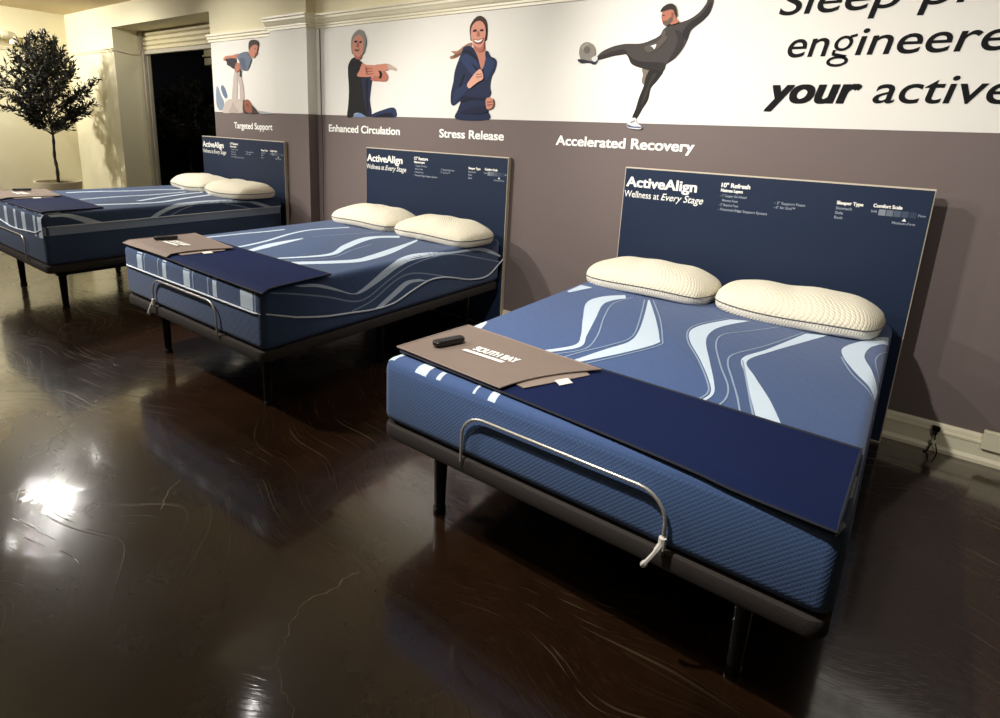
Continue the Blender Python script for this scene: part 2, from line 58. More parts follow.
PB={'wide': [([(-0.649, -1.552), (-0.634, -1.437), (-0.625, -1.306), (-0.59, -1.101), (-0.585, -0.962)], [(-0.619, -1.556), (-0.604, -1.439), (-0.595, -1.31), (-0.56, -1.105), (-0.555, -0.964)]), ([(-0.208, -1.641), (-0.225, -1.554), (-0.238, -1.487), (-0.288, -1.309), (-0.403, -1.047), (-0.445, -0.81), (-0.35, -0.529)], [(-0.178, -1.635), (-0.195, -1.548), (-0.208, -1.479), (-0.26, -1.299), (-0.375, -1.037), (-0.415, -0.814), (-0.322, -0.539)]), ([(-0.011, -1.708), (-0.093, -1.564), (-0.179, -1.346), (-0.199, -1.074)], [(0.07, -1.757), (-0.02, -1.61), (-0.078, -1.414), (-0.174, -1.093)]), ([(0.216, -1.573), (0.325, -1.286), (0.184, -1.044), (0.066, -0.778), (0.079, -0.626), (0.177, -0.492)], [(0.241, -1.59), (0.374, -1.304), (0.286, -1.096), (0.173, -0.847), (0.142, -0.672), (0.232, -0.548)]), ([(0.361, -1.569), (0.543, -1.293), (0.534, -1.127), (0.466, -0.865), (0.405, -0.64), (0.36, -0.5)], [(0.419, -1.611), (0.61, -1.33), (0.621, -1.162), (0.573, -0.958), (0.474, -0.712), (0.406, -0.544)]), ([(0.764, -1.839), (0.779, -1.727), (0.828, -1.6), (0.89, -1.462), (0.88, -1.396), (0.832, -1.292), (0.772, -1.168), (0.686, -0.909), (0.761, -0.635), (0.79, -0.252), (0.884, -0.004)], [(0.782, -1.806), (0.81, -1.692), (0.857, -1.562), (0.898, -1.452), (0.895, -1.368), (0.848, -1.225), (0.794, -1.085), (0.766, -0.936), (0.782, -0.635), (0.809, -0.291), (0.897, -0.003)]), ([(1.02, -1.292), (0.952, -1.154), (0.9, -1.034), (0.905, -0.906)], [(1.021, -1.224), (0.964, -1.094), (0.92, -0.983), (0.933, -0.825)]), ([(-0.562, -1.9), (-0.562, -2.0), (-0.562, -2.152)], [(-0.497, -1.9), (-0.497, -2.0), (-0.497, -2.152)]), ([(-0.239, -1.9), (-0.239, -2.0), (-0.239, -2.152)], [(-0.194, -1.9), (-0.194, -2.0), (-0.194, -2.152)]), ([(0.007, -1.9), (0.007, -2.0), (0.007, -2.152)], [(0.077, -1.9), (0.077, -2.0), (0.077, -2.152)]), ([(0.315, -1.9), (0.315, -2.0), (0.315, -2.152)], [(0.355, -1.9), (0.355, -2.0), (0.355, -2.152)]), ([(0.577, -1.9), (0.577, -2.0), (0.577, -2.152)], [(0.687, -1.9), (0.687, -2.0), (0.687, -2.152)])], 'thin': [([(-0.203, -0.989), (-0.111, -0.704), (-0.022, -0.503)], [(-0.195, -0.991), (-0.103, -0.706), (-0.014, -0.507)]), ([(0.776, -1.976), (0.864, -1.656), (0.932, -1.462), (0.933, -1.348), (0.861, -1.18), (0.804, -1.012), (0.776, -0.803), (0.793, -0.544), (0.933, 0.002)], [(0.784, -1.978), (0.872, -1.658), (0.94, -1.464), (0.941, -1.346), (0.869, -1.178), (0.812, -1.01), (0.784, -0.803), (0.801, -0.546), (0.941, 0.0)]), ([(0.989, -1.464), (0.96, -1.315), (0.869, -1.109), (0.855, -0.959), (0.904, -0.743), (0.937, -0.641)], [(0.997, -1.462), (0.968, -1.313), (0.877, -1.107), (0.863, -0.959), (0.912, -0.745), (0.945, -0.643)]), ([(0.285, -1.602), (0.42, -1.344), (0.333, -1.093), (0.28, -0.872)], [(0.293, -1.606), (0.428, -1.344), (0.341, -1.091), (0.288, -0.87)]), ([(-0.472, -1.9), (-0.472, -2.0), (-0.472, -2.152)], [(-0.46, -1.9), (-0.46, -2.0), (-0.46, -2.152)]), ([(-0.299, -1.9), (-0.299, -2.0), (-0.299, -2.152)], [(-0.287, -1.9), (-0.287, -2.0), (-0.287, -2.152)]), ([(0.104, -1.9), (0.104, -2.0), (0.104, -2.152)], [(0.118, -1.9), (0.118, -2.0), (0.118, -2.152)]), ([(0.261, -1.9), (0.261, -2.0), (0.261, -2.152)], [(0.275, -1.9), (0.275, -2.0), (0.275, -2.152)]), ([(0.698, -1.9), (0.698, -2.0), (0.698, -2.152)], [(0.712, -1.9), (0.712, -2.0), (0.712, -2.152)])], 'pip': [(0.891, -2.029), (0.942, -1.837), (0.979, -1.66), (1.002, -1.464), (1.02, -1.292), (1.015, -1.13), (0.964, -0.957), (0.93, -0.798), (0.944, -0.627), (1.005, -0.376), (1.016, -0.173), (0.953, -0.035), (0.919, 0.029)]}
PC={'wide': [([(-0.528, -1.449), (-0.493, -1.199), (-0.397, -0.941), (-0.376, -0.71), (-0.237, -0.459)], [(-0.478, -1.455), (-0.445, -1.211), (-0.349, -0.953), (-0.328, -0.726), (-0.193, -0.483)]), ([(0.032, -1.534), (-0.001, -1.224), (0.013, -0.942), (-0.053, -0.566)], [(0.072, -1.53), (0.039, -1.222), (0.053, -0.938), (-0.013, -0.56)]), ([(0.378, -1.214), (0.233, -0.957), (0.099, -0.651), (0.056, -0.453)], [(0.422, -1.19), (0.277, -0.935), (0.147, -0.635), (0.104, -0.443)]), ([(0.433, -1.566), (0.51, -1.324), (0.544, -1.101), (0.399, -0.809), (0.269, -0.475)], [(0.491, -1.584), (0.568, -1.338), (0.602, -1.089), (0.453, -0.785), (0.325, -0.453)]), ([(0.873, -1.301), (0.817, -1.215), (0.764, -1.098), (0.721, -0.991), (0.69, -0.743), (0.774, -0.399), (0.791, -0.292), (0.888, -0.033)], [(0.88, -1.254), (0.84, -1.189), (0.789, -1.063), (0.775, -0.967), (0.765, -0.782), (0.79, -0.4), (0.816, -0.312), (0.876, -0.129)]), ([(0.761, -1.989), (0.76, -1.871), (0.804, -1.759), (0.859, -1.629)], [(0.784, -1.973), (0.788, -1.899), (0.816, -1.826), (0.853, -1.751)]), ([(-0.11, -1.9), (-0.11, -2.0), (-0.11, -2.217)], [(-0.04, -1.9), (-0.04, -2.0), (-0.04, -2.217)]), ([(0.126, -1.9), (0.126, -2.0), (0.126, -2.217)], [(0.176, -1.9), (0.176, -2.0), (0.176, -2.217)]), ([(0.312, -1.9), (0.312, -2.0), (0.312, -2.217)], [(0.392, -1.9), (0.392, -2.0), (0.392, -2.217)]), ([(0.568, -1.9), (0.568, -2.0), (0.568, -2.217)], [(0.613, -1.9), (0.613, -2.0), (0.613, -2.217)]), ([(0.66, -1.9), (0.66, -2.0), (0.66, -2.217)], [(0.75, -1.9), (0.75, -2.0), (0.75, -2.217)])], 'thin': [([(0.865, -1.144), (0.814, -1.03), (0.772, -0.908)], [(0.873, -1.14), (0.822, -1.028), (0.78, -0.906)]), ([(0.779, -0.604), (0.845, -0.366), (0.875, -0.259)], [(0.787, -0.606), (0.853, -0.368), (0.883, -0.261)])]}
# ---------------------------------------------------------------- helpers
def s2l(c):
    return tuple((v/255/12.92 if v/255 <= 0.04045 else ((v/255+0.055)/1.055)**2.4) for v in c)
def tag(o, label=None, cat=None, group=None, kind=None):
    if label: o['label'] = label
    if cat: o['category'] = cat
    if group: o['group'] = group
    if kind: o['kind'] = kind
    return o
def empty(name, loc, label, cat, group=None, rz=0):
    o = bpy.data.objects.new(name, None); COL.objects.link(o); o.location = loc; o.rotation_euler = (0, 0, rz)
    o.empty_display_size = 0.1
    return tag(o, label, cat, group)
class MB:
    """collects verts and faces (with material slots) and links them as one mesh object"""
    def __init__(s): s.v = []; s.f = []; s.m = []
    def add(s, vs, fs, mi=0):
        b = len(s.v); s.v += [tuple(v) for v in vs]; s.f += [tuple(i+b for i in f) for f in fs]; s.m += [mi]*len(fs)
    def box(s, x0, x1, y0, y1, z0, z1, mi=0, bev=0, seg=2):
        if not bev:
            v = [(x, y, z) for z in (z0, z1) for y in (y0, y1) for x in (x0, x1)]
            s.add(v, [(0, 2, 3, 1), (4, 5, 7, 6), (0, 1, 5, 4), (2, 6, 7, 3), (0, 4, 6, 2), (1, 3, 7, 5)], mi); return
        bm = bmesh.new(); bmesh.ops.create_cube(bm, size=1)
        for q in bm.verts: q.co = Vector(((x0+x1)/2+q.co.x*(x1-x0), (y0+y1)/2+q.co.y*(y1-y0), (z0+z1)/2+q.co.z*(z1-z0)))
        bmesh.ops.bevel(bm, geom=bm.edges[:], offset=bev, segments=seg, profile=0.5, affect='EDGES')
        s.bm(bm, mi)
    def bm(s, bm, mi=0):
        bm.verts.ensure_lookup_table(); bm.verts.index_update()
        s.add([q.co for q in bm.verts], [[q.index for q in f.verts] for f in bm.faces], mi); bm.free()
    def tube(s, pts, rad, n=8, mi=0, caps=True):
        pts = [Vector(p) for p in pts]; rs = rad if isinstance(rad, (list, tuple)) else [rad]*len(pts)
        b = len(s.v); prev = None; fs = []
        for i, p in enumerate(pts):
            t = (pts[min(i+1, len(pts)-1)]-pts[max(i-1, 0)]).normalized()
            if prev is None:
                a = Vector((0, 0, 1)) if abs(t.z) < .9 else Vector((1, 0, 0)); n1 = t.cross(a).normalized()
            else: n1 = (prev-t*prev.dot(t)).normalized()
            prev = n1; n2 = t.cross(n1)
            for k in range(n):
                a = 2*math.pi*k/n; s.v.append(tuple(p+(n1*math.cos(a)+n2*math.sin(a))*rs[i]))
        for i in range(len(pts)-1):
            for k in range(n): fs.append((b+i*n+k, b+i*n+(k+1) % n, b+(i+1)*n+(k+1) % n, b+(i+1)*n+k))
        if caps: fs.append(tuple(b+k for k in reversed(range(n)))); fs.append(tuple(b+(len(pts)-1)*n+k for k in range(n)))
        s.f += fs; s.m += [mi]*len(fs)
    def lathe(s, prof, n=32, cx=0, cy=0, mi=0):
        b = len(s.v); fs = []
        for r, z in prof:
            for k in range(n): a = 2*math.pi*k/n; s.v.append((cx+r*math.cos(a), cy+r*math.sin(a), z))
        for i in range(len(prof)-1):
            for k in range(n): fs.append((b+i*n+k, b+i*n+(k+1) % n, b+(i+1)*n+(k+1) % n, b+(i+1)*n+k))
        s.f += fs; s.m += [mi]*len(fs)
    def build(s, name, mats, parent=None, smooth=False, angle=None):
        me = bpy.data.meshes.new(name); me.from_pydata(s.v, [], s.f)
        for m in (mats if isinstance(mats, (list, tuple)) else [mats]): me.materials.append(m)
        me.polygons.foreach_set('material_index', s.m)
        bm = bmesh.new(); bm.from_mesh(me)
        if angle != 'keep': bmesh.ops.recalc_face_normals(bm, faces=bm.faces)
        if smooth:
            for f in bm.faces: f.smooth = True
            for e in bm.edges:
                if len(e.link_faces) == 2 and e.calc_face_angle(0) > R(38): e.smooth = False
        bm.to_mesh(me); bm.free(); me.update()
        o = bpy.data.objects.new(name, me); COL.objects.link(o)
        if parent: o.parent = parent
        return o
def catmull(pts, k=6, closed=False):
    n = len(pts); out = []
    rng = n if closed else n-1
    g = (lambda i: pts[i % n]) if closed else (lambda i: pts[min(max(i, 0), n-1)])
    for i in range(rng):
        p0, p1, p2, p3 = g(i-1), g(i), g(i+1), g(i+2)
        for j in range(k):
            t = j/k
            out.append(tuple(0.5*(2*b+(c-a)*t+(2*a-5*b+4*c-d)*t*t+(3*b-a-3*c+d)*t**3) for a, b, c, d in zip(p0, p1, p2, p3)))
    if not closed: out.append(tuple(pts[-1]))
    return out

# ---------------------------------------------------------------- materials
def mat(name, col, rough=0.6, metal=0, spec=0.5, coat=0, var=0, vscale=4, bump=0, bscale=80, sheen=0):
    m = bpy.data.materials.new(name); m.use_nodes = True; nt = m.node_tree; N = nt.nodes; L = nt.links
    b = N['Principled BSDF']; c = s2l(col)+(1,)
    b.inputs['Base Color'].default_value = c; b.inputs['Roughness'].default_value = rough
    b.inputs['Metallic'].default_value = metal; b.inputs['Specular IOR Level'].default_value = spec
    b.inputs['Coat Weight'].default_value = coat; b.inputs['Sheen Weight'].default_value = sheen
    tc = N.new('ShaderNodeTexCoord')
    if var:
        n = N.new('ShaderNodeTexNoise'); n.inputs['Scale'].default_value = vscale; n.inputs['Detail'].default_value = 5
        L.new(tc.outputs['Object'], n.inputs['Vector'])
        mx = N.new('ShaderNodeMixRGB'); mx.inputs[1].default_value = tuple(v*(1-var) for v in c[:3])+(1,)
        mx.inputs[2].default_value = tuple(min(1, v*(1+var)) for v in c[:3])+(1,)
        L.new(n.outputs['Fac'], mx.inputs[0]); L.new(mx.outputs[0], b.inputs['Base Color'])
    if bump:
        n = N.new('ShaderNodeTexNoise'); n.inputs['Scale'].default_value = bscale; n.inputs['Detail'].default_value = 3
        L.new(tc.outputs['Object'], n.inputs['Vector'])
        bp = N.new('ShaderNodeBump'); bp.inputs['Strength'].default_value = bump; bp.inputs['Distance'].default_value = 0.01
        L.new(n.outputs['Fac'], bp.inputs['Height']); L.new(bp.outputs[0], b.inputs['Normal'])
    return m
def mth(nt, op, a, b=None):
    n = nt.nodes.new('ShaderNodeMath'); n.operation = op
    for i, v in enumerate((a, b)):
        if v is None: continue
        if isinstance(v, (int, float)): n.inputs[i].default_value = v
        else: nt.links.new(v, n.inputs[i])
    return n.outputs[0]
def quilt(name, col, kx=95, kz=95, strength=0.5, var=0.18, dist=0.006, rough=0.85):
    """mattress ticking: small diamond quilting that raises the cloth, flecked yarn"""
    m = mat(name, col, rough, spec=0.25, sheen=0.15); nt = m.node_tree; N = nt.nodes; L = nt.links; b = N['Principled BSDF']
    tc = N.new('ShaderNodeTexCoord'); sp = N.new('ShaderNodeSeparateXYZ'); L.new(tc.outputs['Object'], sp.inputs[0])
    u = mth(nt, 'ADD', sp.outputs[0], sp.outputs[1]); v = sp.outputs[2]
    a1 = mth(nt, 'ADD', mth(nt, 'MULTIPLY', u, kx), mth(nt, 'MULTIPLY', v, kz))
    a2 = mth(nt, 'SUBTRACT', mth(nt, 'MULTIPLY', u, kx), mth(nt, 'MULTIPLY', v, kz))
    h = mth(nt, 'MULTIPLY', mth(nt, 'ABSOLUTE', mth(nt, 'SINE', a1)), mth(nt, 'ABSOLUTE', mth(nt, 'SINE', a2)))
    h = mth(nt, 'POWER', h, 0.5)
    n = N.new('ShaderNodeTexNoise'); n.inputs['Scale'].default_value = 260; n.inputs['Detail'].default_value = 3
    L.new(tc.outputs['Object'], n.inputs['Vector'])
    hh = mth(nt, 'ADD', h, mth(nt, 'MULTIPLY', n.outputs['Fac'], 0.7))
    bp = N.new('ShaderNodeBump'); bp.inputs['Strength'].default_value = strength; bp.inputs['Distance'].default_value = dist
    L.new(hh, bp.inputs['Height']); L.new(bp.outputs[0], b.inputs['Normal'])
    c = s2l(col); mx = N.new('ShaderNodeMixRGB')
    mx.inputs[1].default_value = tuple(q*(1-var) for q in c)+(1,); mx.inputs[2].default_value = tuple(q*(1+var) for q in c)+(1,)
    L.new(n.outputs['Fac'], mx.inputs[0]); L.new(mx.outputs[0], b.inputs['Base Color'])
    return m
M = {}
M['taupe'] = mat('taupe_paint', (112, 100, 97), 0.75, spec=0.25, var=0.04, vscale=1.5, bump=0.05, bscale=40)
M['white'] = mat('white_mural_print', (226, 222, 214), 0.6, spec=0.3, var=0.03, vscale=2, bump=0.04, bscale=12)
M['cream'] = mat('cream_wall_paint', (228, 220, 186), 0.7, spec=0.3, var=0.04, vscale=1.2, bump=0.1, bscale=9)
M['trim'] = mat('cream_gloss_trim', (226, 218, 190), 0.4, var=0.03)
M['ceil'] = mat('ceiling_paint', (205, 188, 152), 0.8, var=0.05)
M['panelprint'] = mat('navy_sign_print', (28, 41, 64), 0.55, spec=0.25)
M['panelcore'] = mat('beige_board_edge', (196, 184, 164), 0.6)
M['ink'] = mat('white_lettering', (246, 244, 236), 0.5)
M['inkdim'] = mat('grey_lettering', (170, 178, 190), 0.5)
M['black'] = mat('black_lettering', (16, 16, 18), 0.7, spec=.15)
M['deck'] = mat('charcoal_base_fabric', (50, 44, 41), 0.9, var=0.15, vscale=60, bump=0.3, bscale=300)
M['leg'] = mat('black_leg_plastic', (9, 9, 9), 0.25, spec=.4)
M['steel'] = mat('dark_steel', (26, 25, 26), 0.45, metal=0.4)
M['chrome'] = mat('brushed_metal_bar', (222, 216, 204), 0.3, metal=.65)
M['tie'] = mat('white_plastic_tie', (236, 232, 222), 0.5)
M['stripe'] = mat('pale_blue_knit', (206, 222, 238), 0.8, spec=0.2, var=0.05, vscale=200, bump=0.2, bscale=300)
M['thin'] = mat('grey_blue_stitching', (150, 168, 192), 0.8, spec=0.2)
M['piping'] = mat('white_piping', (222, 228, 236), 0.7)
M['A'] = quilt('slate_blue_ticking', (76, 102, 148), 210, 210, .22, .15, .004)
M['Atop'] = quilt('slate_blue_top_knit', (68, 91, 136), 40, 40, 0.2, 0.25)
M['B'] = quilt('denim_blue_ticking', (66, 86, 122), 60, 60, 0.15, 0.12)
M['C'] = quilt('dark_denim_ticking', (62, 80, 112), 60, 60, 0.15, 0.12)
M['band'] = quilt('grey_blue_band', (150, 166, 192), 60, 60, 0.1)
M['navy'] = mat('navy_protector_vinyl', (18, 30, 68), 0.75, spec=0.12, var=0.06, vscale=5, bump=0.12, bscale=7)
M['hem'] = mat('black_hem_binding', (20, 24, 40), 0.7)
M['mat'] = mat('taupe_vinyl_mat', (128, 113, 104), 0.65, spec=0.3, var=0.06, vscale=12, bump=0.1, bscale=16)
M['mathem'] = mat('taupe_seam', (142, 126, 116), 0.7)
M['remote'] = mat('black_remote_plastic', (16, 16, 17), 0.35)
M['remkey'] = mat('grey_remote_keys', (60, 60, 62), 0.5)
M['pillow'] = quilt('cream_pillow_knit', (240, 232, 208), 130, 130, 0.8, 0.06, 0.004, 0.9)
M['pillowside'] = quilt('cream_pillow_border', (246, 238, 220), 220, 40, 0.6, 0.08, 0.004, 0.9)
M['seam'] = mat('grey_pillow_piping', (96, 94, 96), 0.8)
M['pot'] = mat('beige_stone_planter', (196, 184, 152), 0.8, var=0.06, bump=0.2, bscale=60)
M['soil'] = mat('dry_moss_soil', (84, 76, 48), 0.95, var=0.4, vscale=40, bump=0.8, bscale=60)
M['leaf'] = mat('dark_olive_leaf', (30, 30, 20), 0.6, spec=.25, var=0.35, vscale=6)
M['bark'] = mat('dark_bark', (52, 42, 34), 0.85, var=0.3, vscale=40, bump=0.6, bscale=60)
M['shutter'] = mat('cream_shutter_slats', (198, 186, 146), 0.5, var=0.08)
M['frame'] = mat('grey_door_frame', (168, 160, 140), 0.45)
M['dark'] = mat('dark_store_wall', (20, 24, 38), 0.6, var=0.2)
M['beam'] = mat('grey_cream_beam', (170, 160, 125), 0.7)
M['pipe'] = mat('white_pipe', (222, 214, 186), 0.4)
M['crack'] = mat('pale_crack_filler', (128, 116, 96), 0.6)

def floor_mat():
    m = bpy.data.materials.new('polished_brown_concrete'); m.use_nodes = True; nt = m.node_tree; N = nt.nodes; L = nt.links
    b = N['Principled BSDF']; tc = N.new('ShaderNodeTexCoord')
    def noise(scale, detail=6, vec=None, rough=0.5, dist=0):
        n = N.new('ShaderNodeTexNoise'); n.inputs['Scale'].default_value = scale; n.inputs['Detail'].default_value = detail
        n.inputs['Roughness'].default_value = rough; n.inputs['Distortion'].default_value = dist
        L.new(vec or tc.outputs['Object'], n.inputs['Vector']); return n.outputs['Fac']
    def ramp(f, a, b_, c0=(0, 0, 0, 1), c1=(1, 1, 1, 1)):
        r = N.new('ShaderNodeValToRGB'); r.color_ramp.elements[0].position = a; r.color_ramp.elements[1].position = b_
        r.color_ramp.elements[0].color = c0; r.color_ramp.elements[1].color = c1; L.new(f, r.inputs[0]); return r.outputs[0]
    base = ramp(noise(1.3, 8, None, 0.65, 0.6), 0.3, 0.75, s2l((20, 10, 4))+(1,), s2l((50, 30, 15))+(1,))
    # fine scratches in several directions, slightly wandering
    nc = N.new('ShaderNodeTexNoise'); nc.inputs['Scale'].default_value = 0.9; nc.inputs['Detail'].default_value = 1; L.new(tc.outputs['Object'], nc.inputs['Vector'])
    va = N.new('ShaderNodeVectorMath'); va.operation = 'MULTIPLY_ADD'; L.new(nc.outputs['Color'], va.inputs[0]); va.inputs[1].default_value = (1.6, 1.6, 0); L.new(tc.outputs['Object'], va.inputs[2])
    wob = va.outputs[0]
    scr = None
    for i, (ang, sx, sy, lo) in enumerate(((12, 1.6, 60, .68), (58, 1.3, 75, .68), (103, 1.9, 66, .68), (147, 1.3, 80, .68), (80, 1.6, 50, .68))):
        mp = N.new('ShaderNodeMapping'); mp.inputs['Rotation'].default_value = (0, 0, R(ang)); mp.inputs['Scale'].default_value = (sx, sy, 1)
        mp.inputs['Location'].default_value = (i*3.1, i*1.7, 0)
        L.new(wob, mp.inputs['Vector'])
        s = ramp(noise(1.0, 2, mp.outputs[0], 0.5, 0.15), lo, lo+0.05)
        scr = s if scr is None else mth(nt, 'MAXIMUM', scr, s)
    fine = None      # hair scratches worn into the polish, all directions
    for i, (ang, sx, sy) in enumerate(((5, 12, 220), (38, 10, 260), (71, 14, 200), (99, 12, 240), (128, 10, 220), (161, 14, 260))):
        mp = N.new('ShaderNodeMapping'); mp.inputs['Rotation'].default_value = (0, 0, R(ang)); mp.inputs['Scale'].default_value = (sx, sy, 1)
        mp.inputs['Location'].default_value = (i*5.3, i*2.9, 0); L.new(wob, mp.inputs['Vector'])
        s = ramp(noise(1.0, 1, mp.outputs[0]), .64, .74)
        fine = s if fine is None else mth(nt, 'MAXIMUM', fine, s)
    scr = mth(nt, 'MULTIPLY', scr, ramp(noise(0.9, 3), 0.42, 0.62))
    mx = N.new('ShaderNodeMixRGB'); L.new(mth(nt, 'MAXIMUM', mth(nt, 'MULTIPLY', scr, 0.42), mth(nt, 'MULTIPLY', fine, 0.05)), mx.inputs[0]); L.new(base, mx.inputs[1]); mx.inputs[2].default_value = s2l((120, 104, 84))+(1,)
    L.new(mx.outputs[0], b.inputs['Base Color'])
    rg = mth(nt, 'ADD', mth(nt, 'MULTIPLY', noise(2.2, 6, None, 0.6), 0.2), 0.16)
    L.new(mth(nt, 'ADD', rg, mth(nt, 'MULTIPLY', scr, 0.2)), b.inputs['Roughness'])
    b.inputs['Specular IOR Level'].default_value = 0.3
    b.inputs['Coat Weight'].default_value = 1; b.inputs['Coat Roughness'].default_value = 0.085; b.inputs['Coat IOR'].default_value = 1.75
    bp = N.new('ShaderNodeBump'); bp.inputs['Strength'].default_value = 0.3; bp.inputs['Distance'].default_value = 0.002
    L.new(mth(nt, 'ADD', mth(nt, 'MULTIPLY', noise(9, 5), 0.5), mth(nt, 'ADD', mth(nt, 'MULTIPLY', fine, 0.10), mth(nt, 'MULTIPLY', scr, 0.3))), bp.inputs['Height'])
    L.new(bp.outputs[0], b.inputs['Normal']); L.new(bp.outputs[0], b.inputs['Coat Normal'])
    return m
M['floor'] = floor_mat()
_pc = {}
def printcol(c):
    if c not in _pc: _pc[c] = mat('print_ink_%d_%d_%d' % c, tuple(v*(.72+.28*v/255) for v in c), 0.65, spec=0.2)
    return _pc[c]

# ---------------------------------------------------------------- the room
def struct(o): o['kind'] = 'structure'; return o
XL, XR, YF, YD, ZC = -9.6, 9, -12, 0.37, 2.9
COLF, LEFTF, ZB, ZW = -0.11, -0.08, 1.591, 2.36
PX = -3.92; PS = -4.48; PE = -5.62; DO = -8.05
f = MB(); f.box(XL-.2, XR+.2, YF-.2, 5.2, -0.1, 0)
def strip_on_floor(pts, w):
    P = catmull(pts, 5); random.seed(len(pts)); a = []
    P = [(x+random.uniform(-.006, .006), y+random.uniform(-.006, .006)) for x, y in P]
    for i, (x, y) in enumerate(P):
        x0, y0 = P[max(i-1, 0)]; x1, y1 = P[min(i+1, len(P)-1)]; d = math.hypot(x1-x0, y1-y0) or 1
        ww = w*random.uniform(.5, 1.3)
        a += [(x-(y1-y0)/d*ww, y+(x1-x0)/d*ww, .0006), (x+(y1-y0)/d*ww, y-(x1-x0)/d*ww, .0006)]
    f.add(a, [(2*i, 2*i+1, 2*i+3, 2*i+2) for i in range(len(P)-1)], 1)
strip_on_floor([(-.57, -2.49), (-.58, -2.54), (-.575, -2.6), (-.60, -2.69), (-.57, -2.76), (-.53, -2.81), (-.5, -2.86), (-.44, -2.89), (-.38, -2.92), (-.31, -2.94), (-.27, -3.02)], .0011)
strip_on_floor([(-2.48, -2.54), (-2.5, -2.64), (-2.41, -2.74), (-2.33, -2.84), (-2.24, -2.9), (-2.22, -2.97)], .002)
strip_on_floor([(-2.5, -2.64), (-2.56, -2.56), (-2.55, -2.5)], .0015)
strip_on_floor([(-1.55, -2.62), (-1.50, -2.70), (-1.42, -2.76)], .0015)
fl = struct(f.build('floor', [M['floor'], M['crack']]))

c = MB(); c.box(XL-.2, XR+.2, YF-.2, YD+.2, ZC, ZC+.15); struct(c.build('ceiling', M['ceil']))
# back wall: taupe below the printed band, cream above; the pier steps forward on its left
bw = MB()
plan = [(XR, 0), (PX, 0), (PX, COLF), (PS, COLF), (PS, LEFTF), (PE, LEFTF), (PE, YD), (XR, YD)]
for z0, z1, mi in ((0, ZB, 0), (ZB, ZC, 1)):
    n = len(plan); v = [(x, y, z0) for x, y in plan]+[(x, y, z1) for x, y in plan]
    bw.add(v, [(i, (i+1) % n, n+(i+1) % n, n+i) for i in range(n)], mi)
struct(bw.build('wall_back', [M['taupe'], M['cream']]))
ol = MB(); ol.box(DO, PE, LEFTF, YD, 2.63, ZC); ol.box(XL, DO, LEFTF, YD, 0, ZC)
struct(ol.build('wall_back_doorway', M['cream']))
l = MB(); l.box(XL-.15, XL, YF, YD, 0, ZC); struct(l.build('wall_left', M['cream']))
l = MB(); l.box(XR, XR+.15, YF, YD, 0, ZC); struct(l.build('wall_right', M['taupe']))
l = MB(); l.box(XL, XR, YF-.15, YF, 0, ZC); struct(l.build('wall_front', M['taupe']))
# the unlit room through the doorway
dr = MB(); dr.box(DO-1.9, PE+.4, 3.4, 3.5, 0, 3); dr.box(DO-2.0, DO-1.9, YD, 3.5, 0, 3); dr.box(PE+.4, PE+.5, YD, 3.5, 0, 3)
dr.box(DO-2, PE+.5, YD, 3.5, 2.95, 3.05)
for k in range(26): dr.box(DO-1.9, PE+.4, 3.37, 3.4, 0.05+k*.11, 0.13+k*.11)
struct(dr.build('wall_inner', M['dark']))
bm_ = MB(); bm_.box(DO+.02, PE-.02, 1.15, 1.35, 2.28, 2.56, bev=.01); bm_.box(DO+.02, PE-.02, 1.13, 1.15, 2.40, 2.43)
struct(bm_.build('trim_inner_beam', M['beam']))

# printed white band wrapped over wall, pier side and pier front
pm = MB(); e = .0015
pp = [(XR, -e), (PX+e, -e), (PX+e, COLF-e), (PS-e, COLF-e), (PS-e, LEFTF-e), (PE+.005, LEFTF-e)]
v = [(x, y, ZB) for x, y in pp]+[(x, y, ZW) for x, y in pp]
v[1] = (PX+e, -e, ZB); n = len(pp)
pm.add(v, [(i, i+1, n+i+1, n+i) for i in range(n-1)])
tag(pm.build('wall_mural', M['white'], angle='keep'), 'long white printed band wrapping the upper wall and pier above the beds', 'mural')

def sweep(mb, path, prof, mi=0, close0=True):
    """profile (out, z) swept along a plan path whose outward side is -y / right-hand"""
    n = len(path); rows = []
    for i, (x, y) in enumerate(path):
        def nrm(a, b): d = Vector((b[0]-a[0], b[1]-a[1])).normalized(); return Vector((-d.y, d.x))
        ns = []
        if i > 0: ns.append(nrm(path[i-1], path[i]))
        if i < n-1: ns.append(nrm(path[i], path[i+1]))
        m = ns[0] if len(ns) == 1 else (ns[0]+ns[1])/(1+ns[0].dot(ns[1]))
        rows.append([(x+m.x*o, y+m.y*o, z) for o, z in prof])
    k = len(prof); vs = [p for r in rows for p in r]
    fs = [(i*k+j, (i+1)*k+j, (i+1)*k+j+1, i*k+j+1) for i in range(n-1) for j in range(k-1)]
    fs += [tuple(range(k)), tuple((n-1)*k+j for j in reversed(range(k)))]
    mb.add(vs, fs, mi)
prof = [(0, 2.355), (.012, 2.355), (.012, 2.372), (.022, 2.376), (.022, 2.39), (.034, 2.398), (.046, 2.42), (.055, 2.428), (.055, 2.445), (.068, 2.452), (.068, 2.468), (0, 2.474)]
co = MB(); sweep(co, [(XR, 0), (PX, 0), (PX, COLF), (PS-.03, COLF)], prof)
struct(co.build('trim_cornice', M['trim']))
prof2 = [(0, 2.315), (.012, 2.315), (.012, 2.335), (.026, 2.343), (.026, 2.362), (.04, 2.37), (.04, 2.39), (0, 2.396)]
co = MB(); sweep(co, [(PS-.001, LEFTF), (PE-.03, LEFTF)], prof2)
struct(co.build('trim_pier_rail', M['trim']))
co = MB(); prof3 = [(0, 2.33), (.015, 2.33), (.02, 2.35), (.03, 2.36), (.03, 2.375), (0, 2.38)]
sweep(co, [(DO-.002, LEFTF), (XL, LEFTF)], prof3)
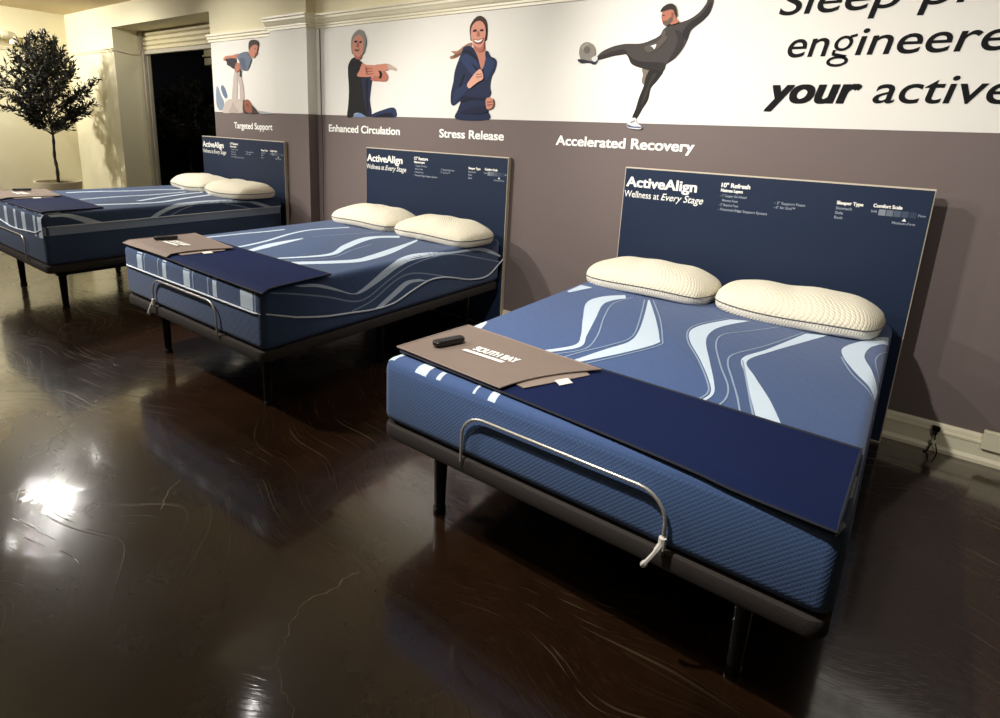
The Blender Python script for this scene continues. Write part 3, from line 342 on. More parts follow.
sweep(co, [(XL, LEFTF-.03), (XL, YF+.1)], [(o, z) for o, z in prof3])
struct(co.build('trim_picture_rail', M['cream']))
bp = [(0, 0), (.032, 0), (.032, .018), (.024, .03), (.02, .034), (.02, .098), (.026, .102), (.026, .112), (.018, .118), (.014, .136), (.008, .149), (0, .149)]
bb = MB(); sweep(bb, [(XR, 0), (PX, 0), (PX, COLF), (PS, COLF), (PS, LEFTF), (PE, LEFTF)], bp)
struct(bb.build('baseboard_back', M['trim']))
bb = MB(); sweep(bb, [(DO, LEFTF), (XL, LEFTF), (XL, YF+.1)], bp); struct(bb.build('baseboard_left', M['cream']))

# roll-up shutter and frame of the doorway
sh = empty('roller_shutter', (-6.85, .3, 2.38), 'cream roll-up shutter slats half lowered in the dark doorway', 'shutter')
s_ = MB(); z = 0.0
while z < .25:
    s_.add([(DO+6.85, 0, z), (PE+6.85, 0, z), (PE+6.85, -.018, z+.012), (DO+6.85, -.018, z+.012), (PE+6.85, -.018, z+.045), (DO+6.85, -.018, z+.045), (PE+6.85, 0, z+.056), (DO+6.85, 0, z+.056)],
           [(0, 1, 2, 3), (3, 2, 4, 5), (5, 4, 6, 7)]); z += .06
s_.box(DO+6.85, PE+6.85, .003, .02, 0, .25); s_.build('slats', M['shutter'], sh)
s_ = MB(); s_.box(DO+6.85, PE+6.85, -.03, .03, -.05, 0.0, bev=.006); s_.build('bottom_rail', M['frame'], sh)
df = MB(); df.box(DO, DO+.075, .26, .36, 0, 2.40, bev=.008); df.box(DO+.075, DO+.10, .30, .34, 0, 2.33, bev=.004); df.box(DO, DO+.05, .24, .36, 2.36, 2.63, bev=.01)
struct(df.build('trim_door_frame', M['frame']))
cb = MB(); cb.tube(catmull([(-8.30, -.115, 2.37), (-8.06, -.10, 2.36), (-8.03, .05, 2.33), (-8.03, .2, 2.33), (-8.0, .24, 2.38)], 5), .005, 6)
tag(cb.build('cable', M['pipe']), 'thin cream cable sagging from the wall rail round the doorway edge', 'cable')
cw = MB(); cw.tube(catmull([(-3.862, -.006, 2.35), (-3.86, -.006, 1.6), (-3.853, -.006, 1.2), (-3.862, -.006, .8), (-3.855, -.006, .15)], 4), .005, 6)
tag(cw.build('wall_cable', M['taupe']), 'thin painted cable running down the taupe wall beside the pier', 'cable')
pi = MB(); pi.tube([(XL+.12, -2.6, 2.52), (XL+.12, -.86, 2.52)], .045, 14); pi.tube([(XL+.12, -.9, 2.52), (XL+.12, -.83, 2.52)], .058, 14)
pi.tube(catmull([(XL+.12, -.83, 2.52), (XL+.12, -.78, 2.515), (XL+.12, -.76, 2.48), (XL+.12, -.76, 2.42)], 4), .045, 14)
pi.tube([(XL+.12, -.76, 2.45), (XL+.12, -.76, 2.40)], .056, 14)
pi.box(XL, XL+.13, -1.2, -1.17, 2.46, 2.58)
tag(pi.build('pipe', M['pipe'], smooth=True), 'white horizontal pipe with an elbow high on the left wall', 'pipe')

# ---------------------------------------------------------------- lettering
_cap = None
def glyphs(body, bold=0, shear=0):
    cu = bpy.data.curves.new('lettering', 'FONT'); cu.body = body; cu.size = 1; cu.offset = bold; cu.shear = shear
    o = bpy.data.objects.new('lettering', cu); COL.objects.link(o); bpy.context.view_layer.update()
    me = bpy.data.meshes.new_from_object(o.evaluated_get(bpy.context.evaluated_depsgraph_get()))
    v = [q.co.copy() for q in me.vertices]; fs = [tuple(p.vertices) for p in me.polygons]
    bpy.data.objects.remove(o); bpy.data.curves.remove(cu); bpy.data.meshes.remove(me)
    return v, fs
_v, _ = glyphs('H'); CAP = max(q.y for q in _v)
def write(mb, body, x0, z0, cap, x1=None, y=0, bold=0, shear=0, mi=0, flat=False, rise=0):
    """lettering in the wall plane, baseline at z0, capitals cap tall, from x0 to x1"""
    v, fs = glyphs(body, min(bold, .006), shear); s = cap/CAP
    a = min(q.x for q in v); b = max(q.x for q in v); k = bold*s if bold > .006 else 0
    sx = (x1-x0-2*k)/(b-a) if x1 else s; x0 += k
    if k:
        for i, (dx, dz) in enumerate(((-1, -.5), (1, -.5), (-1, .5), (1, .5))):
            e_ = -.00004*(i+1)
            if flat: mb.add([(x0+(q.x-a)*sx+dx*k, z0+q.y*s+dz*k, y-e_) for q in v], fs, mi)
            else: mb.add([(x0+(q.x-a)*sx+dx*k, y+e_, z0+q.y*s+dz*k) for q in v], fs, mi)
    if flat: mb.add([(x0+(q.x-a)*sx, z0+q.y*s, y) for q in v], fs, mi)
    else: mb.add([(x0+(q.x-a)*sx, y, z0+q.y*s+rise*(q.x-a)*sx) for q in v], fs, mi)

def caption(text, x0, x1, z, y, label):
    m = MB(); write(m, text, x0, z, .062, x1, y-.0025, bold=.028)
    tag(m.build('wall_lettering', M['ink'], angle='keep'), label, 'lettering', None)
caption('Targeted Support', -5.24, -4.54, 1.425, LEFTF, 'white words Targeted Support on the pier over the farthest bed')
caption('Enhanced Circulation', -3.76, -2.83, 1.442, 0, 'white words Enhanced Circulation on the taupe wall below the printed man')
caption('Stress Release', -2.39, -1.76, 1.442, 0, 'white words Stress Release on the taupe wall below the printed woman')
caption('Accelerated Recovery', -1.32, -.37, 1.432, 0, 'white words Accelerated Recovery below the printed ball kicker')
yy = -.004
def ring(mb, cx, cz, rx, rz, w, y, sh, z0):
    n = 40; vs = []
    for k in range(n):
        a = 2*math.pi*k/n
        for q in (0, 1):
            X = cx+(rx-w*q)*math.cos(a); Z = cz+(rz-w*.85*q)*math.sin(a); vs.append((X+(Z-z0)*sh, y, Z))
    mb.add(vs, [(2*k, 2*k+1, (2*k+3) % (2*n), (2*k+2) % (2*n)) for k in range(n)])
SL = MB()
write(SL, 'Sleep pro', -.016, 2.170, .132, .957, yy, bold=.006, shear=.16)
tag(SL.build('wall_lettering', M['black'], angle='keep'), 'black slanted words Sleep pro at the top of the white band', 'lettering')
EN = MB(); z0 = 1.955
write(EN, 'en', .055, z0, .132, .245, yy, bold=.006, shear=.16)
gx = .300
ring(EN, gx, z0+.058, .040, .037, .016, yy, .16, z0); ring(EN, gx-.002, z0-.028, .048, .027, .0155, yy, .16, z0)
def bar(mb, x0, zz0, x1, zz1, w, sh=.16, base=z0):
    d = Vector((x1-x0, zz1-zz0)).normalized(); nx, nz = -d.y*w/2, d.x*w/2
    mb.add([(a+(b-base)*sh, yy, b) for a, b in ((x0-nx, zz0-nz), (x1-nx, zz1-nz), (x1+nx, zz1+nz), (x0+nx, zz0+nz))], [(0, 1, 2, 3)])
bar(EN, gx-.03, z0+.028, gx-.032, z0+.008, .014); bar(EN, gx-.035, z0+.008, gx+.03, z0-.006, .014); bar(EN, gx+.02, z0+.088, gx+.048, z0+.096, .014)
write(EN, 'ineere', .366, z0, .132, .950, yy, bold=.006, shear=.16)
tag(EN.build('wall_lettering', M['black'], angle='keep'), 'black slanted word engineere in the middle of the three lines', 'lettering')
YO = MB(); write(YO, 'your', -.02, 1.722, .132, .425, yy, bold=.035, shear=.22);
tag(YO.build('wall_lettering', M['black'], angle='keep'), 'bold black slanted word your on the white band', 'lettering')
YO = MB(); write(YO, 'active', .478, 1.722, .132, 1.01, yy, bold=.006, shear=.16)
tag(YO.build('wall_lettering', M['black'], angle='keep'), 'black slanted word active right of the bold word your', 'lettering')


# ---------------------------------------------------------------- printed figures on the mural
LAB = {'f1': 'printed picture of a person lying down and holding up a child', 'f2': 'printed picture of a grey-haired person in black stretching one arm across the chest',
       'f3': 'printed picture of a smiling running person in a navy hooded top', 'f4': 'printed picture of an athlete in dark clothes kicking a grey ball'}
for k, y in (('f1', LEFTF), ('f2', 0), ('f3', 0), ('f4', 0)):
    mb = MB(); mats = []
    for i, (c_, sm, pts) in enumerate(FIGS[k]):
        pm_ = printcol(c_)
        if pm_ not in mats: mats.append(pm_)
        P = catmull(pts, 4, True) if sm else pts
        mb.add([(x, y-.0025-.0006*i, z) for x, z in P], [tuple(range(len(P)))], mats.index(pm_))
    tag(mb.build('printed_figure', mats, angle='keep'), LAB[k], 'wall picture', None)

# ---------------------------------------------------------------- beds
HW, LN = .76, 2.031
def fold(X, Y, zt, r=.045, off=.0012):
    """a point on the cloth, X across and Y along from the head, folded over the rim"""
    def one(a, edge):
        s = 1 if a > 0 else -1; d = abs(a)-(edge-r)
        if d <= 0: return a, 0, 0
        q = r*math.pi/2
        # cloth coordinate measured straight: treat overshoot beyond the edge as drop
        if d < r: t = d/r*math.pi/4
        elif d < 2*r: t = math.pi/4+(d-r)/r*math.pi/4
        else: return s*(edge+off), (d-r), 2
        return s*(edge-r+(r+off)*math.sin(t)), r-(r+off)*math.cos(t), 1
    x, dz, kx = one(X, HW); y, dz2, ky = (Y, 0, 0) if Y > -1 else one(Y, LN)
    if kx == 2 or ky == 2: return (x, y, zt-max(dz, dz2))
    if kx or ky: return (x, y, zt-(dz if kx else 0)-(dz2 if ky else 0))
    return (x, y, zt+off)
def rounded_block(x0, x1, y0, y1, z0, z1, rv, rh, segv=6, segh=5):
    bm = bmesh.new(); bmesh.ops.create_cube(bm, size=1)
    for q in bm.verts: q.co = Vector(((x0+x1)/2+q.co.x*(x1-x0), (y0+y1)/2+q.co.y*(y1-y0), (z0+z1)/2+q.co.z*(z1-z0)))
    ve = [e for e in bm.edges if abs(e.verts[0].co.z-e.verts[1].co.z) > .01]
    bmesh.ops.bevel(bm, geom=ve, offset=rv, segments=segv, profile=.5, affect='EDGES')
    he = [e for e in bm.edges if abs(e.verts[0].co.z-e.verts[1].co.z) < 1e-5 and len(e.link_faces) == 2 and any(abs(f.normal.z) < .5 for f in e.link_faces) and any(abs(f.normal.z) > .5 for f in e.link_faces)]
    bmesh.ops.bevel(bm, geom=he, offset=rh, segments=segh, profile=.5, affect='EDGES')
    return bm
def mattress(xc, yh, z0, zt, body, top, pat, where, piping=None, band=None):
    t = empty('mattress', (xc, yh, z0), where, 'mattress', 'mattresses on the display beds'); h = zt-z0
    m = MB(); m.bm(rounded_block(-HW, HW, -LN, 0, 0, h, .042, .042))
    fs = []
    for i, fc in enumerate(m.f):
        if min(m.v[j][2] for j in fc) > h-.03: m.m[i] = 1
    s = m
    def ribbon(A, B, mi, off, wn):
        A = catmull(A, 7); B = catmull(B, 7); vs = []
        for a, b in zip(A, B):
            for q in range(wn+1):
                u = q/wn; X = a[0]+(b[0]-a[0])*u; Y = a[1]+(b[1]-a[1])*u
                vs.append(fold(X, min(Y, -.005), h, off=off))
        s.add(vs, [(i*(wn+1)+q, (i+1)*(wn+1)+q, (i+1)*(wn+1)+q+1, i*(wn+1)+q+1) for i in range(len(A)-1) for q in range(wn)], mi+2)
    for A, B in pat['wide']: ribbon(A, B, 0, .0014, 4)
    for A, B in pat['thin']: ribbon(A, B, 1, .0018, 1)
    m.build('ticking', [body, top, M['stripe'], M['thin']], t, smooth=True)
    if piping:
        p = MB()
        for P in piping: p.tube(P, .005, 6)
        p.build('piping', M['piping'], t, smooth=True)
    if band:
        b_ = MB(); b_.add(*band); b_.build('border_band', M['band'], t)
    return t
def bar_path(y, z0, zt, hw=.355, r=.085):
    pts = [(-hw, y+.05, z0-.03), (-hw, y, z0), (-hw, y, zt-r)]
    pts += [(-hw+r-r*math.cos(a), y, zt-r+r*math.sin(a)) for a in [R(15*k) for k in range(1, 7)]]
    pts += [(hw-r+r*math.sin(a), y, zt-r+r*math.cos(a)) for a in [R(15*k) for k in range(0, 7)]]
    pts += [(hw, y, z0), (hw, y+.05, z0-.03)]
    return pts
def base(xc, yh, where, tie_side, tie=True, lx=-.575):
    t = empty('adjustable_bed_base', (xc, yh, 0), where, 'bed base', 'adjustable bed bases along the wall')
    m = MB(); m.bm(rounded_block(-.758, .758, -LN-.006, .0, .335, .394, .05, .012, 6, 2)); m.build('deck', M['deck'], t, smooth=True)
    m = MB()
    for x in (-.6, .54): m.box(x, x+.06, -LN+.10, -.1, .275, .334, bev=.004)
    for y in (-LN+.12, -1.4, -.75, -.15): m.box(-.6, .6, y, y+.05, .27, .333, bev=.004)
    m.box(-.12, .12, -1.35, -.75, .2, .32, bev=.02)
    m.build('frame', M['steel'], t)
    for x, y in ((lx, -LN+.145), (.555, -LN+.145), (-.575, -.14), (.555, -.14), (-.575, -1.05), (.555, -1.05)):
        m = MB(); m.lathe([(0, 0), (.024, 0), (.026, .004), (.026, .02), (.022, .022), (.028, .27), (.034, .272), (.034, .30), (0, .30)], 20, x, y)
        lg = m.build('leg', M['leg'], t, smooth=True)
    m = MB(); m.tube(bar_path(-LN-.014, .39, .572), .0052, 10)
    b = m.build('retainer_bar', M['chrome'], t, smooth=True)
    if tie:
        x = tie_side*.355; m = MB()
        m.tube([(x, -LN-.016, .445), (x, -LN-.018, .41)], .011, 8)
        m.tube(catmull([(x, -LN-.02, .43), (x-.012, -LN-.03, .40), (x-.03, -LN-.036, .365), (x-.04, -LN-.03, .345)], 4), [.008]*4+[.006]*5+[.009]*4, 6)
        m.build('plastic_tie', M['tie'], b, smooth=True)
    return t
def sign(xc, yf, thick, where, head, lines2, hw=.774):
    H = 1.323
    t = empty('headboard_sign', (xc, yf, 0), where, 'sign', 'navy sign boards standing as headboards')
    m = MB(); m.box(-hw, hw, .002, thick, 0, H, bev=.002); m.build('board', M['panelcore'], t)
    m = MB(); m.box(-hw+.005, hw-.005, 0, .003, .01, H-.007); m.build('printed_face', M['panelprint'], t)
    m = MB(); y = -.0015; o = -.036+(.774-hw)
    write(m, 'ActiveAlign', -.722+o, 1.206, .058, -.286+o, y, bold=.028)
    write(m, 'Wellness at', -.728+o, 1.140, .040, -.505+o, y, bold=.006); write(m, 'Every Stage', -.492+o, 1.140, .040, -.242+o, y, bold=.006, shear=.3)
    m.build('brand_lettering', M['ink'], t, angle='keep'); m = MB()
    write(m, head, -.153+o, 1.250, .024, 0+o, y, bold=.03)
    write(m, 'Mattress Layers', -.153+o, 1.224, .0165, -.035+o, y, bold=.035)
    for i, s in enumerate(('- 1" Copper Gel Infused', '  Memory Foam', '- 2" Reactive Foam', '- Patented Edge Support System')):
        write(m, s.strip(), (-.138 if i == 1 else -.153)+o, 1.196-i*.026, .0135, (-.012, -.055, -.048, .104)[i]+o, y, bold=.004, mi=1)
    for i, s in enumerate(lines2): write(m, s, .132+o, 1.184-i*.024, .0135, (.28, .235)[i]+o, y, bold=.004, mi=1)
    write(m, 'Sleeper Type', .42+o, 1.214, .0165, .535+o, y, bold=.035)
    for i, s in enumerate(('Stomach', 'Side', 'Back')): write(m, s, .42+o, 1.188-i*.024, .0135, (.49, .455, .458)[i]+o, y, bold=.004, mi=1)
    write(m, 'Comfort Scale', .577+o, 1.216, .0165, .695+o, y, bold=.035)
    write(m, 'Soft', .571+o, 1.190, .0115, .597+o, y, bold=.004, mi=1); write(m, 'Firm', .762+o, 1.188, .0115, .790+o, y, bold=.004, mi=1)
    for i in range(5):
        x = .603+o+i*.031; m.add([(x, y, 1.178), (x+.028, y, 1.178), (x+.028, y, 1.208), (x, y, 1.208)], [(0, 1, 2, 3)], 2+i)
    x = .711+o; m.add([(x-.009, y, 1.160), (x+.009, y, 1.160), (x, y, 1.174)], [(0, 1, 2)])
    write(m, 'Medium-Firm', .665+o, 1.143, .012, .757+o, y, bold=.004, mi=1)
    m.build('lettering', [M['ink'], M['inkdim']]+[printcol(c_) for c_ in ((150, 156, 164), (126, 134, 146), (102, 112, 128), (84, 96, 116), (66, 80, 102))], t, angle='keep')
    return t
def pillow(xc, yc, z, rz, where, seed, L=.37, W=.235, T=.105):
    t = empty('pillow', (xc, yc, z), where, 'pillow', 'cream pillows at the heads of the beds', R(rz))
    random.seed(seed); ph = random.uniform(0, 6)
    n1, n2 = 44, 30; zs = .048
    def edge(u, v):
        # square grid mapped to a soft-cornered outline
        k = 1-.10*(abs(u)**3)*(abs(v)**3)
        return L*u*(1-.05*v*v)*k, W*v*(1-.08*u*u)*k
    def hgt(u, v): return max(0, (1-abs(u)**3.2))**.5*max(0, (1-abs(v)**2.6))**.6
    m = MB(); vs = []; N = (n1+1)*(n2+1)
    for side in (1, -1):
        for i in range(n1+1):
            for j in range(n2+1):
                u = -math.cos(math.pi*i/n1); v = -math.cos(math.pi*j/n2); u = u*.5+(-1+2*i/n1)*.5; v = v*.5+(-1+2*j/n2)*.5
                x, y = edge(u, v); h = hgt(u, v)
                wr = 1+.05*math.sin(5*u+ph)*math.cos(3*v+ph)+.03*math.sin(11*u+2*v+ph)
                vs.append((x, y, zs+(T*h*wr if side > 0 else -zs*min(1, h*3.2)**.8)+.006*math.sin(3*u+ph)))
    fs = []
    for s_ in (0, 1):
        for i in range(n1):
            for j in range(n2):
                a = s_*N+i*(n2+1)+j; fs.append((a, a+n2+1, a+n2+2, a+1))
    m.add(vs, fs); nf = len(fs)//2
    for k in range(nf, len(fs)): m.m[k] = 1
    o = m.build('pillow_cover', [M['pillow'], M['pillowside']], t)
    bm = bmesh.new(); bm.from_mesh(o.data); bmesh.ops.remove_doubles(bm, verts=bm.verts, dist=.0004)
    bmesh.ops.recalc_face_normals(bm, faces=bm.faces)
    for q in bm.faces: q.smooth = True
    bm.to_mesh(o.data); bm.free()
    pts = []
    for i in range(60):
        k = i/60*4; q = k-int(k); e_ = [(-1+2*q, -1), (1, -1+2*q), (1-2*q, 1), (-1, 1-2*q)][int(k)]
        x, y = edge(*e_); pts.append((x*1.004, y*1.004, zs+.006*math.sin(3*e_[0]+ph)))
    m = MB(); m.tube(pts+[pts[0]], .0028, 6); m.build('piping', M['seam'], t, smooth=True)
    return t
def lerp2(c, u, v): return tuple((1-u)*(1-v)*c[0][i]+u*(1-v)*c[1][i]+u*v*c[2][i]+(1-u)*v*c[3][i] for i in (0, 1))
def mat_z(X, Y):
    d = max(0, -Y-(LN-.04)); return -(.04-math.sqrt(max(0, .04**2-min(d, .04)**2)))*.45
def sheet(corners, z, th, wav, seed, n=24, m_=14, bow=None):
    """soft flat sheet; corners near-left, near-right, far-right, far-left"""
    b = MB(); vs = []
    for lay in (0, 1):
        for i in range(n+1):
            for j in range(m_+1):
                u, v = i/n, j/m_; X, Y = lerp2(corners, u, v)
                if bow: X -= bow*u*4*v*(1-v)
                zz = z+mat_z(X, Y)+(th if lay else 0)+wav*(.5+.5*math.sin(7*u+seed)*math.sin(4*v+seed*2))
                vs.append((X, Y, zz))
    N = (n+1)*(m_+1); fs = []
    for lay in (0, 1):
        for i in range(n):
            for j in range(m_): a = lay*N+i*(m_+1)+j; fs.append((a, a+m_+1, a+m_+2, a+1))
    bd = [i*(m_+1) for i in range(n+1)]+[n*(m_+1)+j for j in range(1, m_+1)]+[i*(m_+1)+m_ for i in range(n-1, -1, -1)]+[j for j in range(m_-1, 0, -1)]
    for a, c_ in zip(bd, bd[1:]+bd[:1]): fs.append((a, c_, c_+N, a+N))
    b.add(vs, fs); return b, [vs[N+a] for a in bd]
def protector(xc, yh, zt, nv, tp, where, seed):
    t = empty('foot_protector', (xc, yh, zt), 'navy '+where, 'bed protector', 'navy protectors across the bed feet')
    b, rim = sheet(nv, .003, .006, .003, seed); b.build('cloth', M['navy'], t, smooth=True)
    m = MB(); m.tube(rim+[rim[0]], .0042, 6); m.build('hem', M['hem'], t, smooth=True)
    t2 = empty('taupe_mat', (xc, yh, zt), 'taupe '+where, 'mat', 'taupe mats on the bed corners')
    b, rim = sheet(tp, .0165, .005, .003, seed+2, bow=.035); b.build('cloth', M['mat'], t2, smooth=True)
    m = MB(); m.tube(rim+[rim[0]], .0032, 6); m.build('hem', M['mathem'], t2, smooth=True)
    # the second layer that shows below the open edge, with its small white tag
    a, c_ = Vector(tp[1]+(0,)), Vector(tp[2]+(0,))
    d = c_-a; nrm = Vector((d.y, -d.x, 0)).normalized()
    lip = [a+d*.16-nrm*.06, a+d*.20+nrm*.018, a+d*.86+nrm*.012, a+d*.9-nrm*.06]
    b, rim = sheet([tuple(q[:2]) for q in lip], .0125, .003, .001, seed, 8, 6); b.build('inner_layer', M['mathem'], t2, smooth=True)
    g = a+d*.50+nrm*.012; g2 = g+d.normalized()*.055
    tg = MB(); tg.add([(g.x, g.y, .0185), (g2.x, g2.y, .0185), (g2.x+nrm.x*.032, g2.y+nrm.y*.032, .0135), (g.x+nrm.x*.032, g.y+nrm.y*.032, .0135),
                       (g.x, g.y, .0205), (g2.x, g2.y, .0205), (g2.x+nrm.x*.032, g2.y+nrm.y*.032, .0155), (g.x+nrm.x*.032, g.y+nrm.y*.032, .0155)],
                      [(0, 3, 2, 1), (4, 5, 6, 7), (0, 1, 5, 4), (1, 2, 6, 5), (2, 3, 7, 6), (3, 0, 4, 7)])
    tg.build('tag', M['tie'], t2)
    m = MB(); cx = tp[0][0]*.59+tp[2][0]*.41; cy = tp[0][1]*.5+tp[2][1]*.5-.005; lw = .20
    write(m, 'SOUTH BAY', cx-.05, cy+.005,   .042, cx-.05+lw, .0265, bold=.045, flat=True)
    m.add([(cx-.075, cy-.028, .0265), (cx-.09+lw, cy-.028, .0265), (cx-.085+lw, cy-.008, .0265), (cx-.07, cy-.008, .0265)], [(0, 1, 2, 3)])
    m.build('lettering', M['ink'], t2, angle='keep')
def remote(x, y, z, rz, where):
    t = empty('remote_control', (x, y, z), where, 'remote control', 'black remotes on the taupe mats', R(rz))
    b = MB(); b.bm(rounded_block(-.023, .023, -.07, .07, 0, .02, .02, .007, 6, 3)); b.build('body', M['remote'], t, smooth=True)
    k = MB()
    for i in range(5):
        for sx in (-1, 1): k.box(sx*.009-.005, sx*.009+.005, -.03+i*.016, -.021+i*.016, .0195, .0212, bev=.0008, seg=1)
    k.build('buttons', M['remkey'], t)

YH = -.163
def along(P, h, off=.004): return [fold(X, min(Y, -.004), h, off=off) for X, Y in P]
# near bed
base(0, YH, 'adjustable bed base on round black legs nearest the camera, under the quilted mattress', 1)
mattress(0, YH, .3945, .6574, M['A'], M['Atop'], PA, 'slate blue quilted mattress of the nearest bed with pale blue zigzag stripes on top')
sign(.036, -.13, .04, 'navy sign with readable product text standing at the head of the nearest bed', '10" Refresh', ('- 2" Support Foam', '- 6" Air Grid\u2122'))
pillow(-.395, YH-.235, .659, -3, 'cream pillow on the left side of the nearest bed, below the ActiveAlign lettering', 1)
pillow(.355, YH-.255, .659, -3, 'cream pillow on the right side of the nearest bed, largest in view', 2)
protector(0, YH, .6574, [(-.735, -1.96), (.735, -2.045), (.745, -1.60), (-.72, -1.565)], [(-.757, -1.955), (-.245, -1.99), (-.06, -1.61), (-.715, -1.56)],
          'protector cloth lying across the foot of the nearest bed', 1)
remote(-.625, YH-1.80, .6574+.0285, -18, 'black remote control on the taupe mat of the nearest bed')
# middle bed
xb, yb = -2.441, YH+.084
base(xb, yb, 'adjustable bed base of the middle bed, mostly in shadow', -1)
zb_ = .72
hB = zb_-.3945
frontB = [(x, -LN-(.72-.592)) for x in [-.70+.14*k for k in range(11)]]
pB = [(x, -LN-.005, .592-.3945) for x in (-.70, -.3, 0, .3, .70)]
cornB = [(.735, -LN+.008, .592-.3945), (.757, -LN+.03, .591-.3945)]
sideB = [(HW+.004, y, hB-(X-HW)) for X, y in catmull(PB['pip'][1:], 5)]
cl = [(-.757, -LN+.03, .592-.3945), (-.735, -LN+.008, .592-.3945)]
mattress(xb, yb, .3945, zb_, M['B'], M['B'], PB, 'blue mattress of the middle bed with a wavy white piping line on its side', [[(-HW-.004, -.05, .592-.3945)]+cl+pB+cornB+sideB])
sign(xb, yb+.033, .04, 'navy sign standing at the head of the middle bed', '12" Restore', ('- 2" Supporting Foam', '- 7" Air Grid\u2122'), .762)
pillow(xb-.335, yb-.255, zb_, -2, 'cream pillow on the left side of the middle bed', 3, .385)
pillow(xb+.43, yb-.29, zb_, -3, 'cream pillow on the right side of the middle bed', 4, .38)
protector(xb, yb, zb_, [(-.70, -2.02), (.79, -2.043), (.775, -1.62), (-.70, -1.58)], [(-.745, -2.03), (-.18, -2.03), (-.11, -1.655), (-.715, -1.58)],
          'protector cloth lying across the foot of the middle bed', 4)
remote(xb-.60, yb-1.83, zb_+.0285, -30, 'black remote control on the taupe mat of the middle bed')
# far bed
xf, yf_ = -5.043, YH-.015
base(xf, yf_, 'adjustable bed base of the farthest bed, its legs standing on lit floor', -1, tie=False, lx=-.44)
zf = .79; hC = zf-.3945
def curveC(x): return .60+.07*max(0, (-x-.1))-.03*math.exp(-((x-.1)/.35)**2)
pC = [(-HW-.004, -.3, .62-.3945), (-HW-.004, -LN+.05, .65-.3945), (-.74, -LN-.002, .65-.3945)]+[(x, -LN-.005, curveC(x)+.035-.3945) for x in (-.6, -.4, -.2, 0, .2, .4, .6)]
pC += [(.715, -LN-.004, .665-.3945), (.757, -LN+.03, .69-.3945), (HW+.004, -1.7, .69-.3945), (HW+.004, -1, .692-.3945), (HW+.004, -.02, .694-.3945)]
bv = []; 
for x, y in [(.745, -LN-.001), (HW+.003, -LN+.045), (HW+.003, -1.4), (HW+.003, -.7), (HW+.003, -.03)]:
    bv += [(x, y, .625-.3945), (x, y, .690-.3945)]
mattress(xf, yf_, .3945, zf, M['C'], M['C'], PC, 'tall dark blue mattress of the farthest bed with a grey-blue border band', [pC], (bv, [(2*i, 2*i+1, 2*i+3, 2*i+2) for i in range(4)]))
sign(xf, yf_+.033, .035, 'navy sign standing at the head of the farthest bed, before the pier', '14" Restore', ('- 2" Supporting Foam', '- 8" Air Grid\u2122'))
pillow(xf-.235, yf_-.27, zf, 0, 'cream pillow on the left side of the farthest bed, partly over the dark doorway', 5)
pillow(xf+.50, yf_-.30, zf, -2, 'cream pillow on the right side of the farthest bed', 6)
protector(xf, yf_, zf, [(-.70, -2.02), (.74, -2.02), (.71, -1.60), (-.72, -1.56)], [(-.745, -2.02), (-.16, -2.02), (-.107, -1.62), (-.728, -1.55)],
          'protector cloth lying across the foot of the farthest bed', 7)
remote(xf-.60, yf_-1.76, zf+.0285, -28, 'black remote control on the taupe mat of the farthest bed')

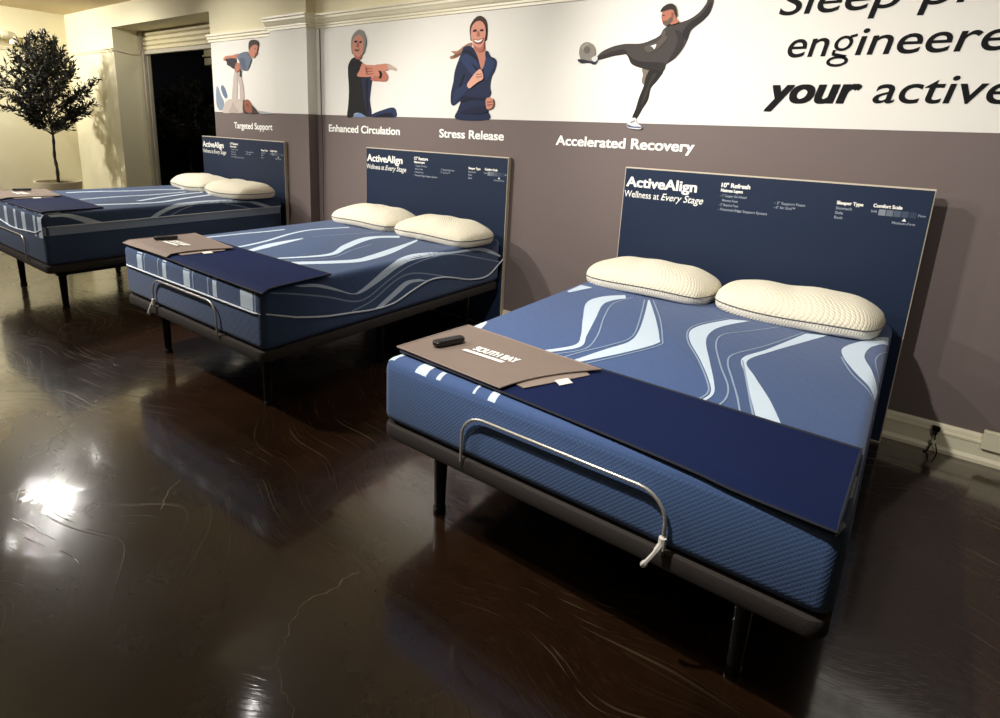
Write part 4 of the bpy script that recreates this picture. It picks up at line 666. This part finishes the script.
# ---------------------------------------------------------------- potted trees
def tree(x, y, potr, poth, zbr, ztop, crown_r, seed, where, nleaf, leafm):
    t = empty('potted_tree', (x, y, 0), where, 'potted plant')
    p = MB(); p.lathe([(0, 0), (potr*.80, 0), (potr*.84, .02), (potr, poth-.03), (potr, poth), (potr*.93, poth), (potr*.92, poth-.05), (0, poth-.05)], 40); p.build('planter', M['pot'], t, smooth=True)
    random.seed(seed)
    s_ = MB(); s_.lathe([(0, poth-.02), (potr*.4, poth-.015), (potr*.75, poth-.03), (potr*.915, poth-.045)], 28)
    s_.v = [(a, b, c+random.uniform(-.008, .012)) for a, b, c in s_.v]; s_.build('soil', M['soil'], t)
    w_ = MB(); lf = MB()
    def leaf(o, d, ln):
        d = d.normalized(); sd = d.cross(Vector((random.uniform(-1, 1), random.uniform(-1, 1), random.uniform(-1, 1)))).normalized()*ln*.17
        n_ = d.cross(sd).normalized()*ln*.04
        lf.add([o, o+d*ln*.45+sd, o+d*ln, o+d*ln*.45-sd, o+d*ln*.45+n_], [(0, 1, 4), (1, 2, 4), (2, 3, 4), (3, 0, 4)])
    tr = [(0, 0, poth-.05), (.012, .004, poth+.15), (-.012, .0, poth+.32), (.006, .006, zbr-.1), (0, 0, zbr+.05)]
    tr = catmull(tr, 5); w_.tube(tr, [.022-.008*i/len(tr)+.003*math.sin(i*1.9) for i in range(len(tr))], 8)
    H = ztop-zbr; tips = []
    def rad_at(q): return crown_r*(.22+1.0*math.sin(math.pi*min(1, q*.98+.10))**.8) if q < .55 else crown_r*max(.06, 1.16*(1-(q-.45)/.62)**.7)
    nb = 48
    for b in range(nb):
        q = (b+.5)/nb; az = b*2.399+random.uniform(-.3, .3); rr = rad_at(q)*random.uniform(.75, 1.08)
        tip = Vector((math.cos(az)*rr, math.sin(az)*rr, zbr+H*(.08+.92*q)))
        st = Vector((0, 0, zbr-.08+H*max(0, q*.55-.04)+random.uniform(0, .06)))
        mid = st.lerp(tip, .5)+Vector((random.uniform(-.05, .05), random.uniform(-.05, .05), random.uniform(-.02, .06)))
        path = catmull([tuple(st), tuple(mid), tuple(tip)], 6); w_.tube(path, [.007-.005*i/len(path) for i in range(len(path))], 5)
        P = [Vector(a) for a in path]
        for i in range(4, len(P)):
            for _ in range(3):
                d = ((P[i]-P[i-1]).normalized()+Vector((random.gauss(0, .6), random.gauss(0, .6), random.gauss(.15, .45)))).normalized()
                ln = random.uniform(.08, .20)*(crown_r/.6); e_ = P[i]+d*ln; w_.tube([P[i], e_], [.0022, .001], 3, caps=False)
                k = max(4, int(nleaf))
                for a in range(k):
                    o = P[i].lerp(e_, (a+.6)/k); dd = (d+Vector((random.gauss(0, .7), random.gauss(0, .7), random.gauss(.1, .6))))
                    leaf(o, dd, random.uniform(.045, .08))
    # central leader
    path = [(0, 0, zbr), (.02, 0, zbr+H*.5), (-.01, .01, ztop-.03)]; w_.tube(catmull(path, 4), [.011-.001*i for i in range(9)], 6)
    w_.build('trunk', M['bark'], t, smooth=True)
    lf.build('foliage', leafm, t, angle='keep')
    return t
tree(-8.43, -.78, .27, .62, 1.28, 2.42, .425, 4, 'dark olive tree in a round beige planter beside the cream wall', 5, M['leaf'])
tree(-8.82, 1.25, .25, .45, 1.05, 2.05, .45, 9, 'shadowy potted tree standing in the dark doorway', 6, M['leaf'])

# ---------------------------------------------------------------- right wall foot: raceway, plug
ra = empty('power_raceway', (1.2, -.033, .085), 'cream surface power raceway on the baseboard at the right edge', 'raceway')
m = MB(); m.box(0, 1.1, -.012, .012, 0, .098, bev=.004); m.build('body', M['trim'], ra)
m = MB(); m.box(.0, 1.1, -.0135, -.012, .088, .094); m.build('lid_edge', M['trim'], ra)
m = MB()
for k in (.18, .55): m.box(k, k+.07, -.016, -.012, .02, .078, bev=.003); 
m.build('socket', M['tie'], ra)
pl = empty('power_plug', (1.02, -.026, .10), 'black plug and looped cord with a white tie on the baseboard', 'plug')
m = MB(); m.box(-.016, .02, -.024, 0, .012, .04, bev=.008, seg=3); m.box(-.01, .012, -.03, -.0, -.002, .016, bev=.005); m.build('plug_body', M['leg'], pl)
m = MB(); m.tube(catmull([(0, -.02, .01), (.006, -.03, -.03), (-.006, -.03, -.06), (-.016, -.036, -.094), (-.03, -.045, -.096)], 5), .0035, 6)
m.tube(catmull([(.006, -.02, .01), (.004, -.034, -.03), (.016, -.034, -.06), (.024, -.036, -.094), (.02, -.05, -.096)], 5), .003, 6); m.build('cord', M['leg'], pl, smooth=True)
m = MB(); m.tube([(.002, -.032, -.028), (.002, -.032, -.045)], .010, 8); m.build('plastic_tie', M['tie'], pl)
